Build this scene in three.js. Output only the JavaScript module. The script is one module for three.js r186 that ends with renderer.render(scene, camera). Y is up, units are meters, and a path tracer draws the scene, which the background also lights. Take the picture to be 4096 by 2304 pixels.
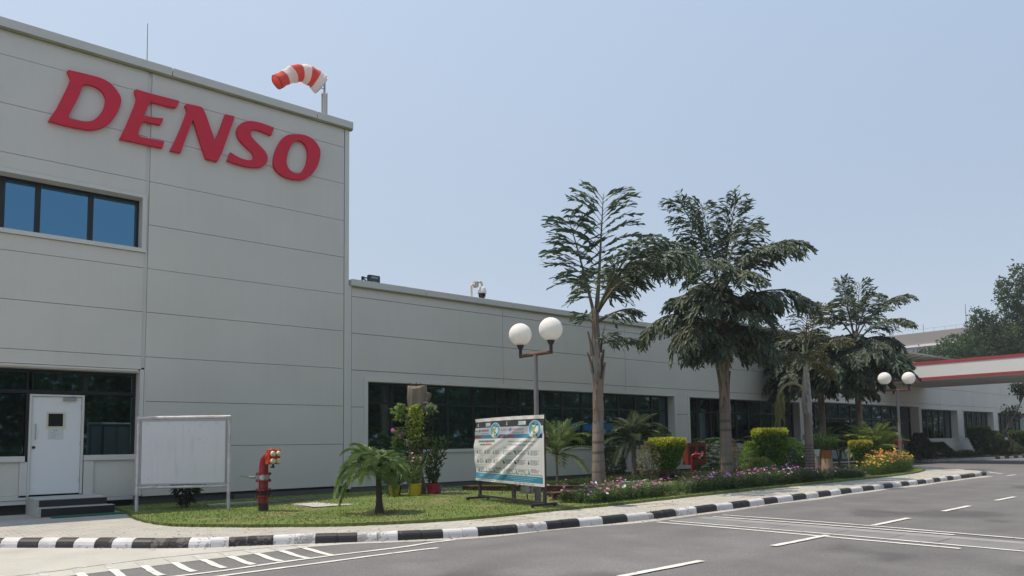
import * as THREE from 'three';
import { mergeGeometries } from 'three/addons/utils/BufferGeometryUtils.js';
import { MarchingCubes } from 'three/addons/objects/MarchingCubes.js';
import { RoundedBoxGeometry } from 'three/addons/geometries/RoundedBoxGeometry.js';

// ---------------------------------------------------------------- camera, sky, sun, exposure
const scene = new THREE.Scene();
const camera = new THREE.PerspectiveCamera(42.38, 16 / 9, 0.1, 2000);
{ // standing on the far side of the road; X runs along the facade, -Z into the building
  const yaw = 0.710555, pitch = 0.078880, roll = -0.013919;
  const f = new THREE.Vector3(Math.sin(yaw) * Math.cos(pitch), Math.sin(pitch), -Math.cos(yaw) * Math.cos(pitch));
  const r = new THREE.Vector3(Math.cos(yaw), 0, Math.sin(yaw)), u = new THREE.Vector3().crossVectors(r, f);
  const r2 = r.clone().multiplyScalar(Math.cos(roll)).addScaledVector(u, Math.sin(roll));
  const u2 = r.clone().multiplyScalar(-Math.sin(roll)).addScaledVector(u, Math.cos(roll));
  const m = new THREE.Matrix4().makeBasis(r2, u2, f.clone().negate());
  camera.quaternion.setFromRotationMatrix(m);
  camera.position.set(0, 1.6, 0);
  camera.setViewOffset(4096, 2304, 0, -384, 4096, 2304);   // the lens looks level, the picture is its upper part
  camera.updateProjectionMatrix(); camera.updateMatrixWorld(true);
}
const SUN = new THREE.Vector3(-0.31, 1, -0.245).normalize();
{
  const W = 1024, H = 512, d = new Float32Array(W * H * 4);
  const mix = (a, b, t) => a.map((v, i) => v + (b[i] - v) * t), ss = (a, b, x) => { const t = Math.min(1, Math.max(0, (x - a) / (b - a))); return t * t * (3 - 2 * t); };
  for (let j = 0; j < H; j++) for (let i = 0; i < W; i++) {
    const el = ((j + 0.5) / H - 0.5) * Math.PI, az = ((i + 0.5) / W - 0.5) * 2 * Math.PI;
    const x = Math.cos(el) * Math.cos(az), y = Math.sin(el), z = Math.cos(el) * Math.sin(az);
    const cs = x * SUN.x + y * SUN.y + z * SUN.z, ang = Math.acos(Math.max(-1, Math.min(1, cs)));
    let c = mix([0.63, 0.71, 0.79], [0.37, 0.52, 0.77], Math.pow(Math.max(0, y), 0.7));
    const g = 0.62 * Math.exp(-ang * ang / 0.55) + 0.10 * Math.exp(-ang / 0.9);
    c = c.map((v, k) => v * 0.96 + g * [0.62, 0.60, 0.56][k]);
    const away = ss(0.9, 2.2, ang) * ss(0.02, 0.4, y);
    c = c.map((v, k) => v * (1 - away * [0.34, 0.27, 0.17][k]));
    if (y < 0) c = mix(c, [0.24, 0.23, 0.21], ss(0, 0.12, -y));
    const o = (j * W + i) * 4; d[o] = c[0]; d[o + 1] = c[1]; d[o + 2] = c[2]; d[o + 3] = 1;
  }
  const t = new THREE.DataTexture(d, W, H, THREE.RGBAFormat, THREE.FloatType);
  t.mapping = THREE.EquirectangularReflectionMapping; t.magFilter = THREE.LinearFilter; t.minFilter = THREE.LinearFilter; t.needsUpdate = true;
  scene.background = t; scene.environment = t;
}
const sun = new THREE.DirectionalLight(0xfff1de, 4.3);
sun.position.copy(SUN).multiplyScalar(150).add(new THREE.Vector3(25, 0, -12)); sun.target.position.set(25, 0, -12);
sun.castShadow = true; sun.shadow.mapSize.set(4096, 4096);
Object.assign(sun.shadow.camera, { left: -70, right: 70, top: 60, bottom: -60, near: 1, far: 320 });
scene.add(sun, sun.target);
scene.fog = new THREE.FogExp2(new THREE.Color().setRGB(0.66, 0.71, 0.76), 0.0005);
const renderer = new THREE.WebGLRenderer({ antialias: true });
renderer.toneMapping = THREE.LinearToneMapping; renderer.toneMappingExposure = 1.0;
renderer.shadowMap.enabled = true;
renderer.setSize(1024, 576);

// ---------------------------------------------------------------- helpers
let seed = 7;
const rnd = () => { seed |= 0; seed = seed + 0x6D2B79F5 | 0; let t = Math.imul(seed ^ seed >>> 15, 1 | seed); t = t + Math.imul(t ^ t >>> 7, 61 | t) ^ t; return ((t ^ t >>> 14) >>> 0) / 4294967296; };
const rr = (a, b) => a + (b - a) * rnd(), pick = a => a[Math.floor(rnd() * a.length)];
const V = (x, y, z) => new THREE.Vector3(x, y, z);
const RT = V(0.758, 0, 0.652), DP = V(0.652, 0, -0.758), UP = V(0, 1, 0);   // directions across and into the view, for laying out plants
const clamp = (x, a = 0, b = 1) => Math.min(b, Math.max(a, x)), lerp = (a, b, t) => a + (b - a) * t;
const smooth = (a, b, x) => { const t = clamp((x - a) / (b - a)); return t * t * (3 - 2 * t); };
const hash = (x, y, s) => { let h = Math.imul(x, 374761393) + Math.imul(y, 668265263) + Math.imul(s, 974634777) | 0; h = Math.imul(h ^ h >>> 13, 1274126177); return ((h ^ h >>> 16) >>> 0) / 4294967296; };
function noise(u, v, n, s) { // tiles over 0..1
  const x = u * n, y = v * n, xi = Math.floor(x), yi = Math.floor(y), fx = x - xi, fy = y - yi, a = fx * fx * (3 - 2 * fx), b = fy * fy * (3 - 2 * fy);
  const w = k => ((k % n) + n) % n;
  const h = (i, j) => hash(w(xi + i), w(yi + j), s);
  return lerp(lerp(h(0, 0), h(1, 0), a), lerp(h(0, 1), h(1, 1), a), b);
}
const fbm = (u, v, n, s, o = 4) => { let t = 0, k = 0.5, m = 0; for (let i = 0; i < o; i++) { t += k * noise(u, v, n << i, s + i); m += k; k /= 2; } return t / m; };
const enc = v => { v = clamp(v); return 255 * (v <= 0.0031308 ? v * 12.92 : 1.055 * Math.pow(v, 1 / 2.4) - 0.055); };
function tex(w, h, fn, rx = 1, ry = 1, data = false) {
  const d = new Uint8Array(w * h * 4);
  for (let j = 0; j < h; j++) for (let i = 0; i < w; i++) {
    const c = fn((i + 0.5) / w, (j + 0.5) / h), o = (j * w + i) * 4;
    for (let k = 0; k < 3; k++) d[o + k] = data ? 255 * clamp(c[k]) : enc(c[k]);
    d[o + 3] = 255;
  }
  const t = new THREE.DataTexture(d, w, h); t.wrapS = t.wrapT = THREE.RepeatWrapping; t.repeat.set(rx, ry);
  t.magFilter = THREE.LinearFilter; t.minFilter = THREE.LinearMipmapLinearFilter; t.generateMipmaps = true;
  if (!data) t.colorSpace = THREE.SRGBColorSpace; t.needsUpdate = true; return t;
}
const lin = (r, g, b) => new THREE.Color().setRGB(r, g, b);
const mat = (c, rough = 0.8, o = {}) => new THREE.MeshStandardMaterial({ color: Array.isArray(c) ? lin(...c) : c, roughness: rough, ...o });
// boxes whose uv are metres in world space
function boxUV(g) {
  g = g.index ? g.toNonIndexed() : g; const p = g.attributes.position, n = g.attributes.normal, uv = new Float32Array(p.count * 2);
  for (let i = 0; i < p.count; i++) {
    const ax = Math.abs(n.getX(i)), ay = Math.abs(n.getY(i)), az = Math.abs(n.getZ(i));
    const [a, b] = ay > ax && ay > az ? [p.getX(i), p.getZ(i)] : ax > az ? [p.getZ(i), p.getY(i)] : [p.getX(i), p.getY(i)];
    uv[2 * i] = a; uv[2 * i + 1] = b;
  }
  g.setAttribute('uv', new THREE.BufferAttribute(uv, 2)); return g;
}
function bx(x0, x1, y0, y1, z0, z1) { const g = new THREE.BoxGeometry(x1 - x0, y1 - y0, z1 - z0); g.translate((x0 + x1) / 2, (y0 + y1) / 2, (z0 + z1) / 2); return boxUV(g); }
function rbx(x0, x1, y0, y1, z0, z1, r) { const g = new RoundedBoxGeometry(x1 - x0, y1 - y0, z1 - z0, 2, r); g.translate((x0 + x1) / 2, (y0 + y1) / 2, (z0 + z1) / 2); return boxUV(g); }
function tube(pts, r, seg = 24, rad = 8, closed = false) {
  return new THREE.TubeGeometry(new THREE.CatmullRomCurve3(pts.map(p => p.isVector3 ? p : V(...p)), closed, 'centripetal'), seg, r, rad, closed).toNonIndexed();
}
function rod(a, b, r, rad = 10, r2 = r) { // capped straight bar between two points
  a = a.isVector3 ? a : V(...a); b = b.isVector3 ? b : V(...b);
  const L = a.distanceTo(b), g = new THREE.CylinderGeometry(r2, r, L, rad); g.translate(0, L / 2, 0);
  g.applyQuaternion(new THREE.Quaternion().setFromUnitVectors(UP, b.clone().sub(a).normalize())); g.translate(a.x, a.y, a.z); return g.toNonIndexed();
}
function bar(a, b, w, h) { // square bar between two points, w across, h high
  a = a.isVector3 ? a : V(...a); b = b.isVector3 ? b : V(...b);
  const d = b.clone().sub(a), L = d.length(), g = new THREE.BoxGeometry(w, h, L); d.normalize();
  const up = Math.abs(d.y) > 0.95 ? V(1, 0, 0) : UP, s = new THREE.Vector3().crossVectors(up, d).normalize(), u = new THREE.Vector3().crossVectors(d, s);
  g.applyMatrix4(new THREE.Matrix4().makeBasis(s, u, d)); g.translate((a.x + b.x) / 2, (a.y + b.y) / 2, (a.z + b.z) / 2); return boxUV(g);
}
function lathe(pts, x, y, z, seg = 24) { const g = new THREE.LatheGeometry(pts.map(p => new THREE.Vector2(p[0], p[1])), seg).toNonIndexed(); g.translate(x, y, z); return g; }
const sphere = (x, y, z, r, a = 24, b = 16) => { const g = new THREE.SphereGeometry(r, a, b).toNonIndexed(); g.translate(x, y, z); return g; };
function flat(pts, y) { // a ground sheet from (x, z) corners, uv in metres
  const g = new THREE.ShapeGeometry(new THREE.Shape(pts.map(p => new THREE.Vector2(p[0], -p[1])))); g.rotateX(-Math.PI / 2); g.translate(0, y, 0); return boxUV(g);
}
function merged(gs) {
  gs = (Array.isArray(gs) ? gs : [gs]).map(g => { g = g.index ? g.toNonIndexed() : g.clone(); for (const k of Object.keys(g.attributes)) if (!['position', 'normal', 'uv', 'color'].includes(k)) g.deleteAttribute(k); return g; });
  const hasC = gs.some(g => g.attributes.color), hasU = gs.some(g => g.attributes.uv);
  for (const g of gs) {
    const n = g.attributes.position.count;
    if (hasC && !g.attributes.color) g.setAttribute('color', new THREE.BufferAttribute(new Float32Array(n * 3).fill(1), 3));
    if (hasU && !g.attributes.uv) g.setAttribute('uv', new THREE.BufferAttribute(new Float32Array(n * 2), 2));
    if (!g.attributes.normal) g.computeVertexNormals();
  }
  return gs.length > 1 ? mergeGeometries(gs) : gs[0];
}
const taken = {};
const numbered = n => { taken[n] = (taken[n] || 0) + 1; return taken[n] === 1 ? n : n + '_' + String(taken[n] - 1).padStart(3, '0'); };
function info(o, label, category, group) { o.userData = { ...o.userData, label, category }; if (group) o.userData.group = group; return o; }
function thing(name, label, category, [x, y, z], group) { const o = new THREE.Group(); o.name = numbered(name); o.position.set(x, y, z); scene.add(o); return info(o, label, category, group); }
// a part: geometry given in world coordinates, stored relative to its thing
function part(name, gs, m, parent, label) {
  const g = merged(gs); let p = parent; const off = V(0, 0, 0);
  while (p && p !== scene) { off.add(p.position); p = p.parent; }
  g.translate(-off.x, -off.y, -off.z);
  const o = new THREE.Mesh(g, m); o.name = name; o.castShadow = o.receiveShadow = true; parent.add(o); if (label) o.userData.label = label; return o;
}
function single(name, gs, m, label, category, group) { // a thing that is one mesh
  const g = merged(gs); g.computeBoundingBox(); const b = g.boundingBox, c = [(b.min.x + b.max.x) / 2, b.min.y, (b.min.z + b.max.z) / 2];
  g.translate(-c[0], -c[1], -c[2]); const o = new THREE.Mesh(g, m); o.position.set(...c); o.name = numbered(name); o.castShadow = o.receiveShadow = true; scene.add(o); return info(o, label, category, group);
}
function struct(name, gs, m, label) { const o = new THREE.Mesh(merged(gs), m); o.name = numbered(name); o.castShadow = o.receiveShadow = true; scene.add(o); o.userData = { kind: 'structure' }; if (label) o.userData.label = label; return o; }
// foliage: loose triangles with a colour each
class Leaves {
  constructor() { this.p = []; this.c = []; }
  tri(a, b, c, k) { this.p.push(a.x, a.y, a.z, b.x, b.y, b.z, c.x, c.y, c.z); for (let i = 0; i < 3; i++) this.c.push(k[0], k[1], k[2]); }
  leaf(p, d, n, len, wid, k, bend = 0.15, fold = 0.12) {
    const s = new THREE.Vector3().crossVectors(d, n).normalize(), up = new THREE.Vector3().crossVectors(s, d).normalize();
    const m = p.clone().addScaledVector(d, len * 0.42), t = p.clone().addScaledVector(d, len).addScaledVector(up, -bend * len);
    const l = m.clone().addScaledVector(s, wid / 2).addScaledVector(up, fold * wid), r = m.clone().addScaledVector(s, -wid / 2).addScaledVector(up, fold * wid);
    this.tri(p, l, t, k); this.tri(p, t, r, k);
  }
  wedge(p, d, n, len, wid, k) { // fishtail leaflet: narrow at the stalk, ragged at the end
    const s = new THREE.Vector3().crossVectors(d, n).normalize(), up = new THREE.Vector3().crossVectors(s, d).normalize();
    const e = p.clone().addScaledVector(d, len), q = rr(0.55, 0.8);
    const a = e.clone().addScaledVector(s, wid * 0.5), b = p.clone().addScaledVector(d, len * q).addScaledVector(s, -wid * 0.55), c = p.clone().addScaledVector(d, len * 0.86).addScaledVector(up, wid * 0.2);
    this.tri(p, a, c, k); this.tri(p, c, b, k);
  }
  petals(p, n, r, k, m = 5) { // a small flower of m petals
    const a = Math.abs(n.y) > 0.9 ? V(1, 0, 0) : UP, s = new THREE.Vector3().crossVectors(n, a).normalize(), t = new THREE.Vector3().crossVectors(n, s);
    const o = rnd() * 6.28;
    for (let i = 0; i < m; i++) {
      const f = (q, w) => p.clone().addScaledVector(s, Math.cos(o + (i + q) * 6.283 / m) * w).addScaledVector(t, Math.sin(o + (i + q) * 6.283 / m) * w);
      this.tri(p.clone().addScaledVector(n, -r * 0.1), f(0.08, r), f(0.92, r), k.map(v => v * rr(0.85, 1.1)));
    }
  }
  geo() {
    const g = new THREE.BufferGeometry(); g.setAttribute('position', new THREE.BufferAttribute(new Float32Array(this.p), 3));
    g.setAttribute('color', new THREE.BufferAttribute(new Float32Array(this.c), 3)); g.computeVertexNormals(); return g;
  }
}
const rv = () => { const z = rr(-1, 1), a = rnd() * 6.283, q = Math.sqrt(1 - z * z); return V(q * Math.cos(a), z, q * Math.sin(a)); };
const dir = (a, b, c) => V(0, c, 0).addScaledVector(RT, a).addScaledVector(DP, b).normalize();
// ---------------------------------------------------------------- materials
const M = {};
{
  const clad = tex(512, 512, (u, v) => { const s = fbm(u, v * 0.25, 16, 3, 4), d = fbm(u, v, 4, 9, 4), st = Math.pow(noise(u, v * 0.02, 64, 21), 3); const k = 1 + (s - 0.5) * 0.03 + (d - 0.5) * 0.09 - st * 0.02; return [0.605 * k, 0.578 * k, 0.518 * k]; }, 1 / 5, 1 / 5);
  const ribs = tex(64, 256, (u, v) => { const q = (v * 24) % 1; const k = q < 0.16 ? 0.2 : 1; return [k, k, k]; }, 1, 1 / 1.125, true);
  M.clad = mat([1, 1, 1], 0.55, { map: clad, bumpMap: ribs, bumpScale: 0.0012 });
  M.cladPlain = mat([1, 1, 1], 0.6, { map: clad });
  M.trim = mat([0.62, 0.60, 0.55], 0.5, { map: tex(256, 256, (u, v) => { const k = 0.93 + 0.14 * fbm(u, v, 4, 5); return [k, k, k * 0.99]; }, 0.5, 0.5) });
  const moss = tex(512, 64, (u, v) => { const n = fbm(u, v, 16, 31, 3), e = smooth(0.30, 0.02, v) * (0.35 + 0.9 * n); return [lerp(0.55, 0.20, e), lerp(0.54, 0.20, e), lerp(0.49, 0.12, e)]; }, 1 / 3, 1);
  M.coping = mat([0.57, 0.56, 0.52], 0.55, { map: tex(256, 256, (u, v) => { const k = 0.92 + 0.16 * fbm(u, v, 4, 15); return [k, k, k * 0.99]; }, 0.4, 0.4) });
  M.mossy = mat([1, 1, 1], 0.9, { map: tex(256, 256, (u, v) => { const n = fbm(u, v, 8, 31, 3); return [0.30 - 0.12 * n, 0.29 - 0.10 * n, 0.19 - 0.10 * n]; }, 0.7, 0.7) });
  M.dark = mat([0.012, 0.013, 0.013], 0.9);
  M.plinth = mat([0.10, 0.098, 0.09], 0.95, { map: tex(256, 256, (u, v) => { const k = 0.7 + 0.6 * fbm(u, v, 8, 41); return [k, k, k * 0.95]; }, 0.6, 0.6) });
  M.alu = mat([0.020, 0.022, 0.023], 0.35, { metalness: 0.3 });
  M.glass = new THREE.MeshPhysicalMaterial({ color: lin(0.095, 0.225, 0.335), metalness: 1.0, roughness: 0.025 });
  M.glassLow = new THREE.MeshPhysicalMaterial({ color: lin(0.105, 0.175, 0.19), metalness: 1.0, roughness: 0.03 });
  M.visionGlass = mat([0.012, 0.013, 0.014], 0.25);
  M.white = mat([0.74, 0.74, 0.73], 0.45);
  M.red = mat([0.62, 0.014, 0.042], 0.62, { map: tex(256, 256, (u, v) => { const k = 0.9 + 0.2 * fbm(u, v, 8, 8); return [k, k, k]; }, 0.7, 0.7) });
  M.fascRed = mat([0.36, 0.045, 0.055], 0.5, { map: tex(256, 256, (u, v) => { const k = 0.85 + 0.3 * fbm(u, v, 8, 18); return [k, k, k]; }, 0.3, 0.3) });
  M.fascia = mat([0.66, 0.655, 0.62], 0.55);
  // ground
  const speck = (s, n) => (u, v) => hash(Math.floor(u * n), Math.floor(v * n), s);
  const sp1 = (u, v) => 0.5 * hash(Math.floor(u * 380), Math.floor(v * 380), 3) + 0.5 * hash(Math.floor(u * 1024), Math.floor(v * 1024), 9);
  const asph = tex(1024, 1024, (u, v) => { const n = fbm(u, v, 8, 51, 5), q = sp1(u, v), k = 0.142 * (0.82 + 0.36 * n) + (q > 0.8 ? 0.10 : q < 0.2 ? -0.05 : 0) * (0.6 + 0.6 * n) + 0.03 * (q - 0.5); return [k, k * 0.975, k * 0.97]; }, 1 / 4.3, 1 / 4.3);
  const asphB = tex(512, 512, (u, v) => { const q = hash(Math.floor(u * 512), Math.floor(v * 512), 5); return [q, q, q]; }, 1 / 2.3, 1 / 2.3, true);
  M.asphalt = mat([1, 1, 1], 0.9, { vertexColors: true, map: asph, bumpMap: asphB, bumpScale: 0.004 });
  const conc = (a, s, sc, tone = 0.5) => tex(512, 512, (u, v) => { const n = fbm(u, v, 6, s, 5), f = noise(u, v, 200, s + 7), b = smooth(0.55, 0.8, fbm(u, v, 3, s + 3, 3)); const k = tone * (0.8 + 0.3 * n + 0.12 * (f - 0.5) - 0.16 * b); return [k * a[0], k * a[1], k * a[2]]; }, sc, sc);
  M.apron = mat([1, 1, 1], 0.9, { map: conc([1, 0.97, 0.87], 61, 1 / 3.7, 0.47) });
  M.gutter = mat([1, 1, 1], 0.92, { map: conc([1, 0.95, 0.85], 65, 1 / 2.9, 0.42) });
  M.drain = mat([1, 1, 1], 0.92, { map: conc([1, 1, 0.97], 67, 1 / 1.7, 0.20), bumpMap: conc([1, 1, 1], 68, 1 / 0.6, 0.8), bumpScale: 0.01 });
  M.drainLip = mat([1, 1, 1], 0.92, { map: conc([1, 0.98, 0.96], 66, 1 / 2.1, 0.27) });
  M.slab = mat([1, 1, 1], 0.9, { map: conc([1, 0.98, 0.9], 69, 1 / 2.3, 0.46) });
  const pav = tex(1024, 1024, (u, v) => { // rows of small rectangular pavers, tones and joints; 3.2 m across
    const row = Math.floor(v * 32), uu = u * 16 + (row % 2) * 0.5, col = Math.floor(uu) % 16, fx = uu % 1, fy = (v * 32) % 1;
    const h = hash(col, row, 77), j = (fx < 0.05 || fy < 0.09) ? 0.72 - 0.5 * (hash(col, row, 12) > 0.86) : 1, n = fbm(u, v, 8, 71, 4), big = fbm(u, v, 2, 73, 3);
    const k = 0.43 * j * (0.86 + 0.14 * h) * (0.78 + 0.26 * n + 0.2 * big); return [k, k * 0.955, k * 0.845];
  }, 1 / 3.2, 1 / 3.2);
  const pavB = tex(512, 512, (u, v) => { const row = Math.floor(v * 32), uu = u * 16 + (row % 2) * 0.5, fx = uu % 1, fy = (v * 32) % 1; const k = (fx < 0.06 || fy < 0.1) ? 0 : 0.7 + 0.3 * hash(Math.floor(uu) % 16, row, 5); return [k, k, k]; }, 1 / 3.2, 1 / 3.2, true);
  M.paver = mat([1, 1, 1], 0.92, { map: pav, bumpMap: pavB, bumpScale: 0.008 });
  const gr = tex(1024, 1024, (u, v) => { const n = fbm(u, v, 8, 81, 5), f = hash(Math.floor(u * 1024), Math.floor(v * 1024), 6), m = noise(u, v, 300, 83), dry = smooth(0.45, 0.70, fbm(u, v, 5, 88, 4)); const k = 0.7 + 0.45 * n + 0.3 * (f - 0.5) + 0.4 * (m - 0.5); return [lerp(0.150, 0.235, dry) * k, lerp(0.220, 0.235, dry) * k, lerp(0.042, 0.085, dry) * k]; }, 1 / 4.1, 1 / 4.1);
  M.grass = mat([1, 1, 1], 0.95, { map: gr, bumpMap: tex(512, 512, (u, v) => { const q = noise(u, v, 170, 91); return [q, q, q]; }, 1 / 1.9, 1 / 1.9, true), bumpScale: 0.03 });
  M.soil = mat([0.10, 0.07, 0.045], 1);
  M.earth = mat([0.17, 0.155, 0.125], 1, { map: tex(256, 256, (u, v) => { const k = 0.75 + 0.5 * fbm(u, v, 4, 101); return [k, k, k]; }, 0.1, 0.1) });
  // paint on kerbs and road, worn through in places
  const worn = (paint, under, s, th) => tex(512, 512, (u, v) => { const n = fbm(u, v, 10, s, 5), f = fbm(u, v, 48, s + 5, 3), w = 0.85 * smooth(th, th + 0.10, n * 0.6 + f * 0.4), d = 0.86 + 0.24 * fbm(u, v, 4, s + 9, 3); return paint.map((p, i) => lerp(p, under[i], w) * d); }, 1 / 1.37, 1 / 1.37);
  M.kerbWhite = mat([1, 1, 1], 0.7, { map: worn([0.58, 0.57, 0.58], [0.30, 0.28, 0.26], 111, 0.62) });
  M.kerbBlack = mat([1, 1, 1], 0.55, { map: worn([0.022, 0.023, 0.026], [0.10, 0.095, 0.085], 115, 0.62) });
  M.kerbWhiteWorn = mat([1, 1, 1], 0.8, { map: worn([0.62, 0.61, 0.62], [0.27, 0.26, 0.25], 119, 0.50) });
  M.kerbBlackWorn = mat([1, 1, 1], 0.75, { map: worn([0.024, 0.024, 0.026], [0.13, 0.12, 0.105], 123, 0.50) });
  M.kerbBare = mat([1, 1, 1], 0.9, { map: conc([1, 0.97, 0.95], 127, 1 / 1.3, 0.40) });
  M.paint = mat([1, 1, 1], 0.75, { map: worn([0.66, 0.655, 0.61], [0.22, 0.215, 0.205], 131, 0.655) });
  M.paintFaint = mat([1, 1, 1], 0.8, { map: worn([0.58, 0.57, 0.53], [0.42, 0.41, 0.37], 135, 0.42) });
  M.paintYellow = mat([1, 1, 1], 0.9, { map: worn([0.50, 0.36, 0.14], [0.38, 0.35, 0.29], 139, 0.44) });
  // metal, wood, plastic
  const rusty = (a, b, s, th) => tex(256, 256, (u, v) => { const n = fbm(u, v, 8, s, 5), w = smooth(th, th + 0.12, n), k = 0.8 + 0.4 * fbm(u, v, 16, s + 4, 3); return a.map((p, i) => lerp(p, b[i], w) * k); }, 1 / 0.8, 1 / 0.8);
  M.lilac = mat([1, 1, 1], 0.5, { map: rusty([0.56, 0.53, 0.56], [0.30, 0.19, 0.13], 151, 0.63) });
  M.board = mat([1, 1, 1], 0.6, { map: tex(512, 512, (u, v) => { const n = fbm(u, v, 4, 155, 4), st = Math.pow(noise(u, v * 0.08, 48, 157), 6), sp = 0.5 * smooth(0.86, 0.90, noise(u, v, 60, 159)) * smooth(0.6, 0.75, noise(u, v, 7, 161)); const k = 0.97 + 0.07 * (n - 0.5) - 0.10 * st; return [0.63 * k - 0.22 * sp, 0.615 * k - 0.26 * sp, 0.64 * k - 0.30 * sp]; }, 1 / 2.1, 1 / 2.1) });
  M.rust = mat([1, 1, 1], 0.85, { map: rusty([0.105, 0.050, 0.032], [0.20, 0.10, 0.062], 159, 0.5) });
  M.black = mat([0.016, 0.016, 0.017], 0.6);
  M.iron = mat([1, 1, 1], 0.7, { map: rusty([0.030, 0.028, 0.028], [0.075, 0.045, 0.032], 163, 0.55) });
  M.pole = mat([1, 1, 1], 0.6, { map: rusty([0.19, 0.185, 0.185], [0.24, 0.18, 0.14], 167, 0.58), metalness: 0.1 });
  M.boxRust = mat([1, 1, 1], 0.7, { map: rusty([0.50, 0.48, 0.43], [0.23, 0.12, 0.06], 171, 0.60) });
  M.globe = new THREE.MeshPhysicalMaterial({ color: lin(0.93, 0.91, 0.87), roughness: 0.9, transmission: 0.4, thickness: 0 });
  M.hydRed = mat([1, 1, 1], 0.35, { map: rusty([0.27, 0.011, 0.020], [0.17, 0.02, 0.02], 175, 0.62) });
  M.orange = mat([0.50, 0.055, 0.020], 0.4);
  M.cabRed = mat([1, 1, 1], 0.5, { map: rusty([0.22, 0.030, 0.024], [0.16, 0.03, 0.025], 179, 0.55) });
  M.cream = mat([0.62, 0.56, 0.40], 0.5);
  M.steel = mat([0.42, 0.44, 0.45], 0.35, { metalness: 0.8 });
  M.bark = mat([1, 1, 1], 0.9, { map: tex(256, 512, (u, v) => { const n = fbm(u, v * 0.2, 16, 191, 4), m = fbm(u, v, 6, 195, 4); const k = 0.65 + 0.4 * n + 0.35 * (m - 0.5); return [0.235 * k, 0.195 * k, 0.17 * k]; }, 2, 0.7), bumpMap: tex(256, 256, (u, v) => { const q = fbm(u, v * 0.25, 24, 197, 3); return [q, q, q]; }, 2, 0.7, true), bumpScale: 0.03 });
  M.barkV = mat([1, 1, 1], 0.92, { vertexColors: true, map: tex(256, 512, (u, v) => { const n = fbm(u, v * 0.12, 32, 201, 4), m = fbm(u, v, 6, 205, 4); const k = 0.62 + 0.45 * n + 0.4 * (m - 0.5); return [k, k, k]; }, 2, 0.8) });
  M.stump = mat([1, 1, 1], 0.95, { map: tex(256, 256, (u, v) => { const n = fbm(u, v * 0.18, 20, 211, 4), m = fbm(u, v, 6, 215, 4); const k = 0.5 + 0.5 * n + 0.4 * (m - 0.5); return [0.30 * k, 0.25 * k, 0.185 * k]; }, 3, 0.9), bumpMap: tex(256, 256, (u, v) => { const q = fbm(u, v * 0.2, 20, 211, 3); return [q, q, q]; }, 3, 0.9, true), bumpScale: 0.04 });
  M.leaf = new THREE.MeshPhysicalMaterial({ color: 0xffffff, vertexColors: true, roughness: 0.95, side: THREE.DoubleSide, transmission: 0.45, thickness: 0, specularIntensity: 0.4 });
  M.palm = new THREE.MeshPhysicalMaterial({ color: 0xffffff, vertexColors: true, roughness: 0.80, side: THREE.DoubleSide, transmission: 0.35, thickness: 0 });
  M.flower = mat([1, 1, 1], 0.8, { vertexColors: true, side: THREE.DoubleSide });
  M.metalRoof = mat([0.24, 0.225, 0.185], 0.6);
  M.factory = mat([0.30, 0.275, 0.265], 0.85, { map: tex(256, 256, (u, v) => { const k = 0.9 + 0.2 * fbm(u, v, 4, 221); return [k, k, k]; }, 0.05, 0.05) });
}
const plastic = (r, g, b, k = 0.45) => mat([r, g, b], k);
// ---------------------------------------------------------------- ground, road, kerb, path, lawn
struct('ground', flat([[-400, 300], [500, 300], [500, -500], [-400, -500]], -0.03), M.earth);
{ // asphalt with tyre-polished lanes, patches and stains
  const g = new THREE.PlaneGeometry(90, 18.3, 300, 92); g.rotateX(-Math.PI / 2); g.translate(35, 0, -11.05); const p = g.attributes.position, c = new Float32Array(p.count * 3);
  for (let i = 0; i < p.count; i++) {
    const x = p.getX(i), z = p.getZ(i), n = fbm(((x + 40) / 40) % 1, ((z + 40) / 40) % 1, 6, 401, 5), lane = a => Math.exp(-Math.pow((z - a + 0.25 * Math.sin(x * 0.13)) / 0.45, 2));
    let k = 0.84 + 0.34 * n; k *= 1 - 0.10 * (lane(-4.0) + lane(-5.3) + lane(-7.5) + lane(-8.9)) + 0.05 * lane(-6.1); k *= 1 - 0.35 * smooth(0.70, 0.78, fbm(((x + 40) / 11) % 1, ((z + 40) / 11) % 1, 5, 409, 3)) * (z > -9 ? 1 : 0);
    if (x > 5.6 && x < 11.5 && z < -3.2 && z > -5.6) k *= 0.93; if (x > 14.5 && x < 19 && z < -7.2 && z > -9.2) k *= 1.06;
    c[3 * i] = k * 1.01; c[3 * i + 1] = k; c[3 * i + 2] = k * 0.99;
  }
  const uv = g.attributes.uv; for (let i = 0; i < p.count; i++) uv.setXY(i, p.getX(i), p.getZ(i)); g.setAttribute('color', new THREE.BufferAttribute(c, 3));
  const far = [flat([[80, -1.9], [190, -1.9], [190, -60], [95, -60], [95, -20.2], [80, -20.2]], 0), flat([[-60, -1.9], [-10, -1.9], [-10, -20.2], [-60, -20.2]], 0)];
  struct('road', [g, ...far], M.asphalt);
}
struct('roadside_path', [flat([[-60, 3.2], [190, 3.2], [190, -1.9], [-60, -1.9]], 0.15), bx(-60, 190, 0, 0.149, -1.95, -1.901)], M.paver);
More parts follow.
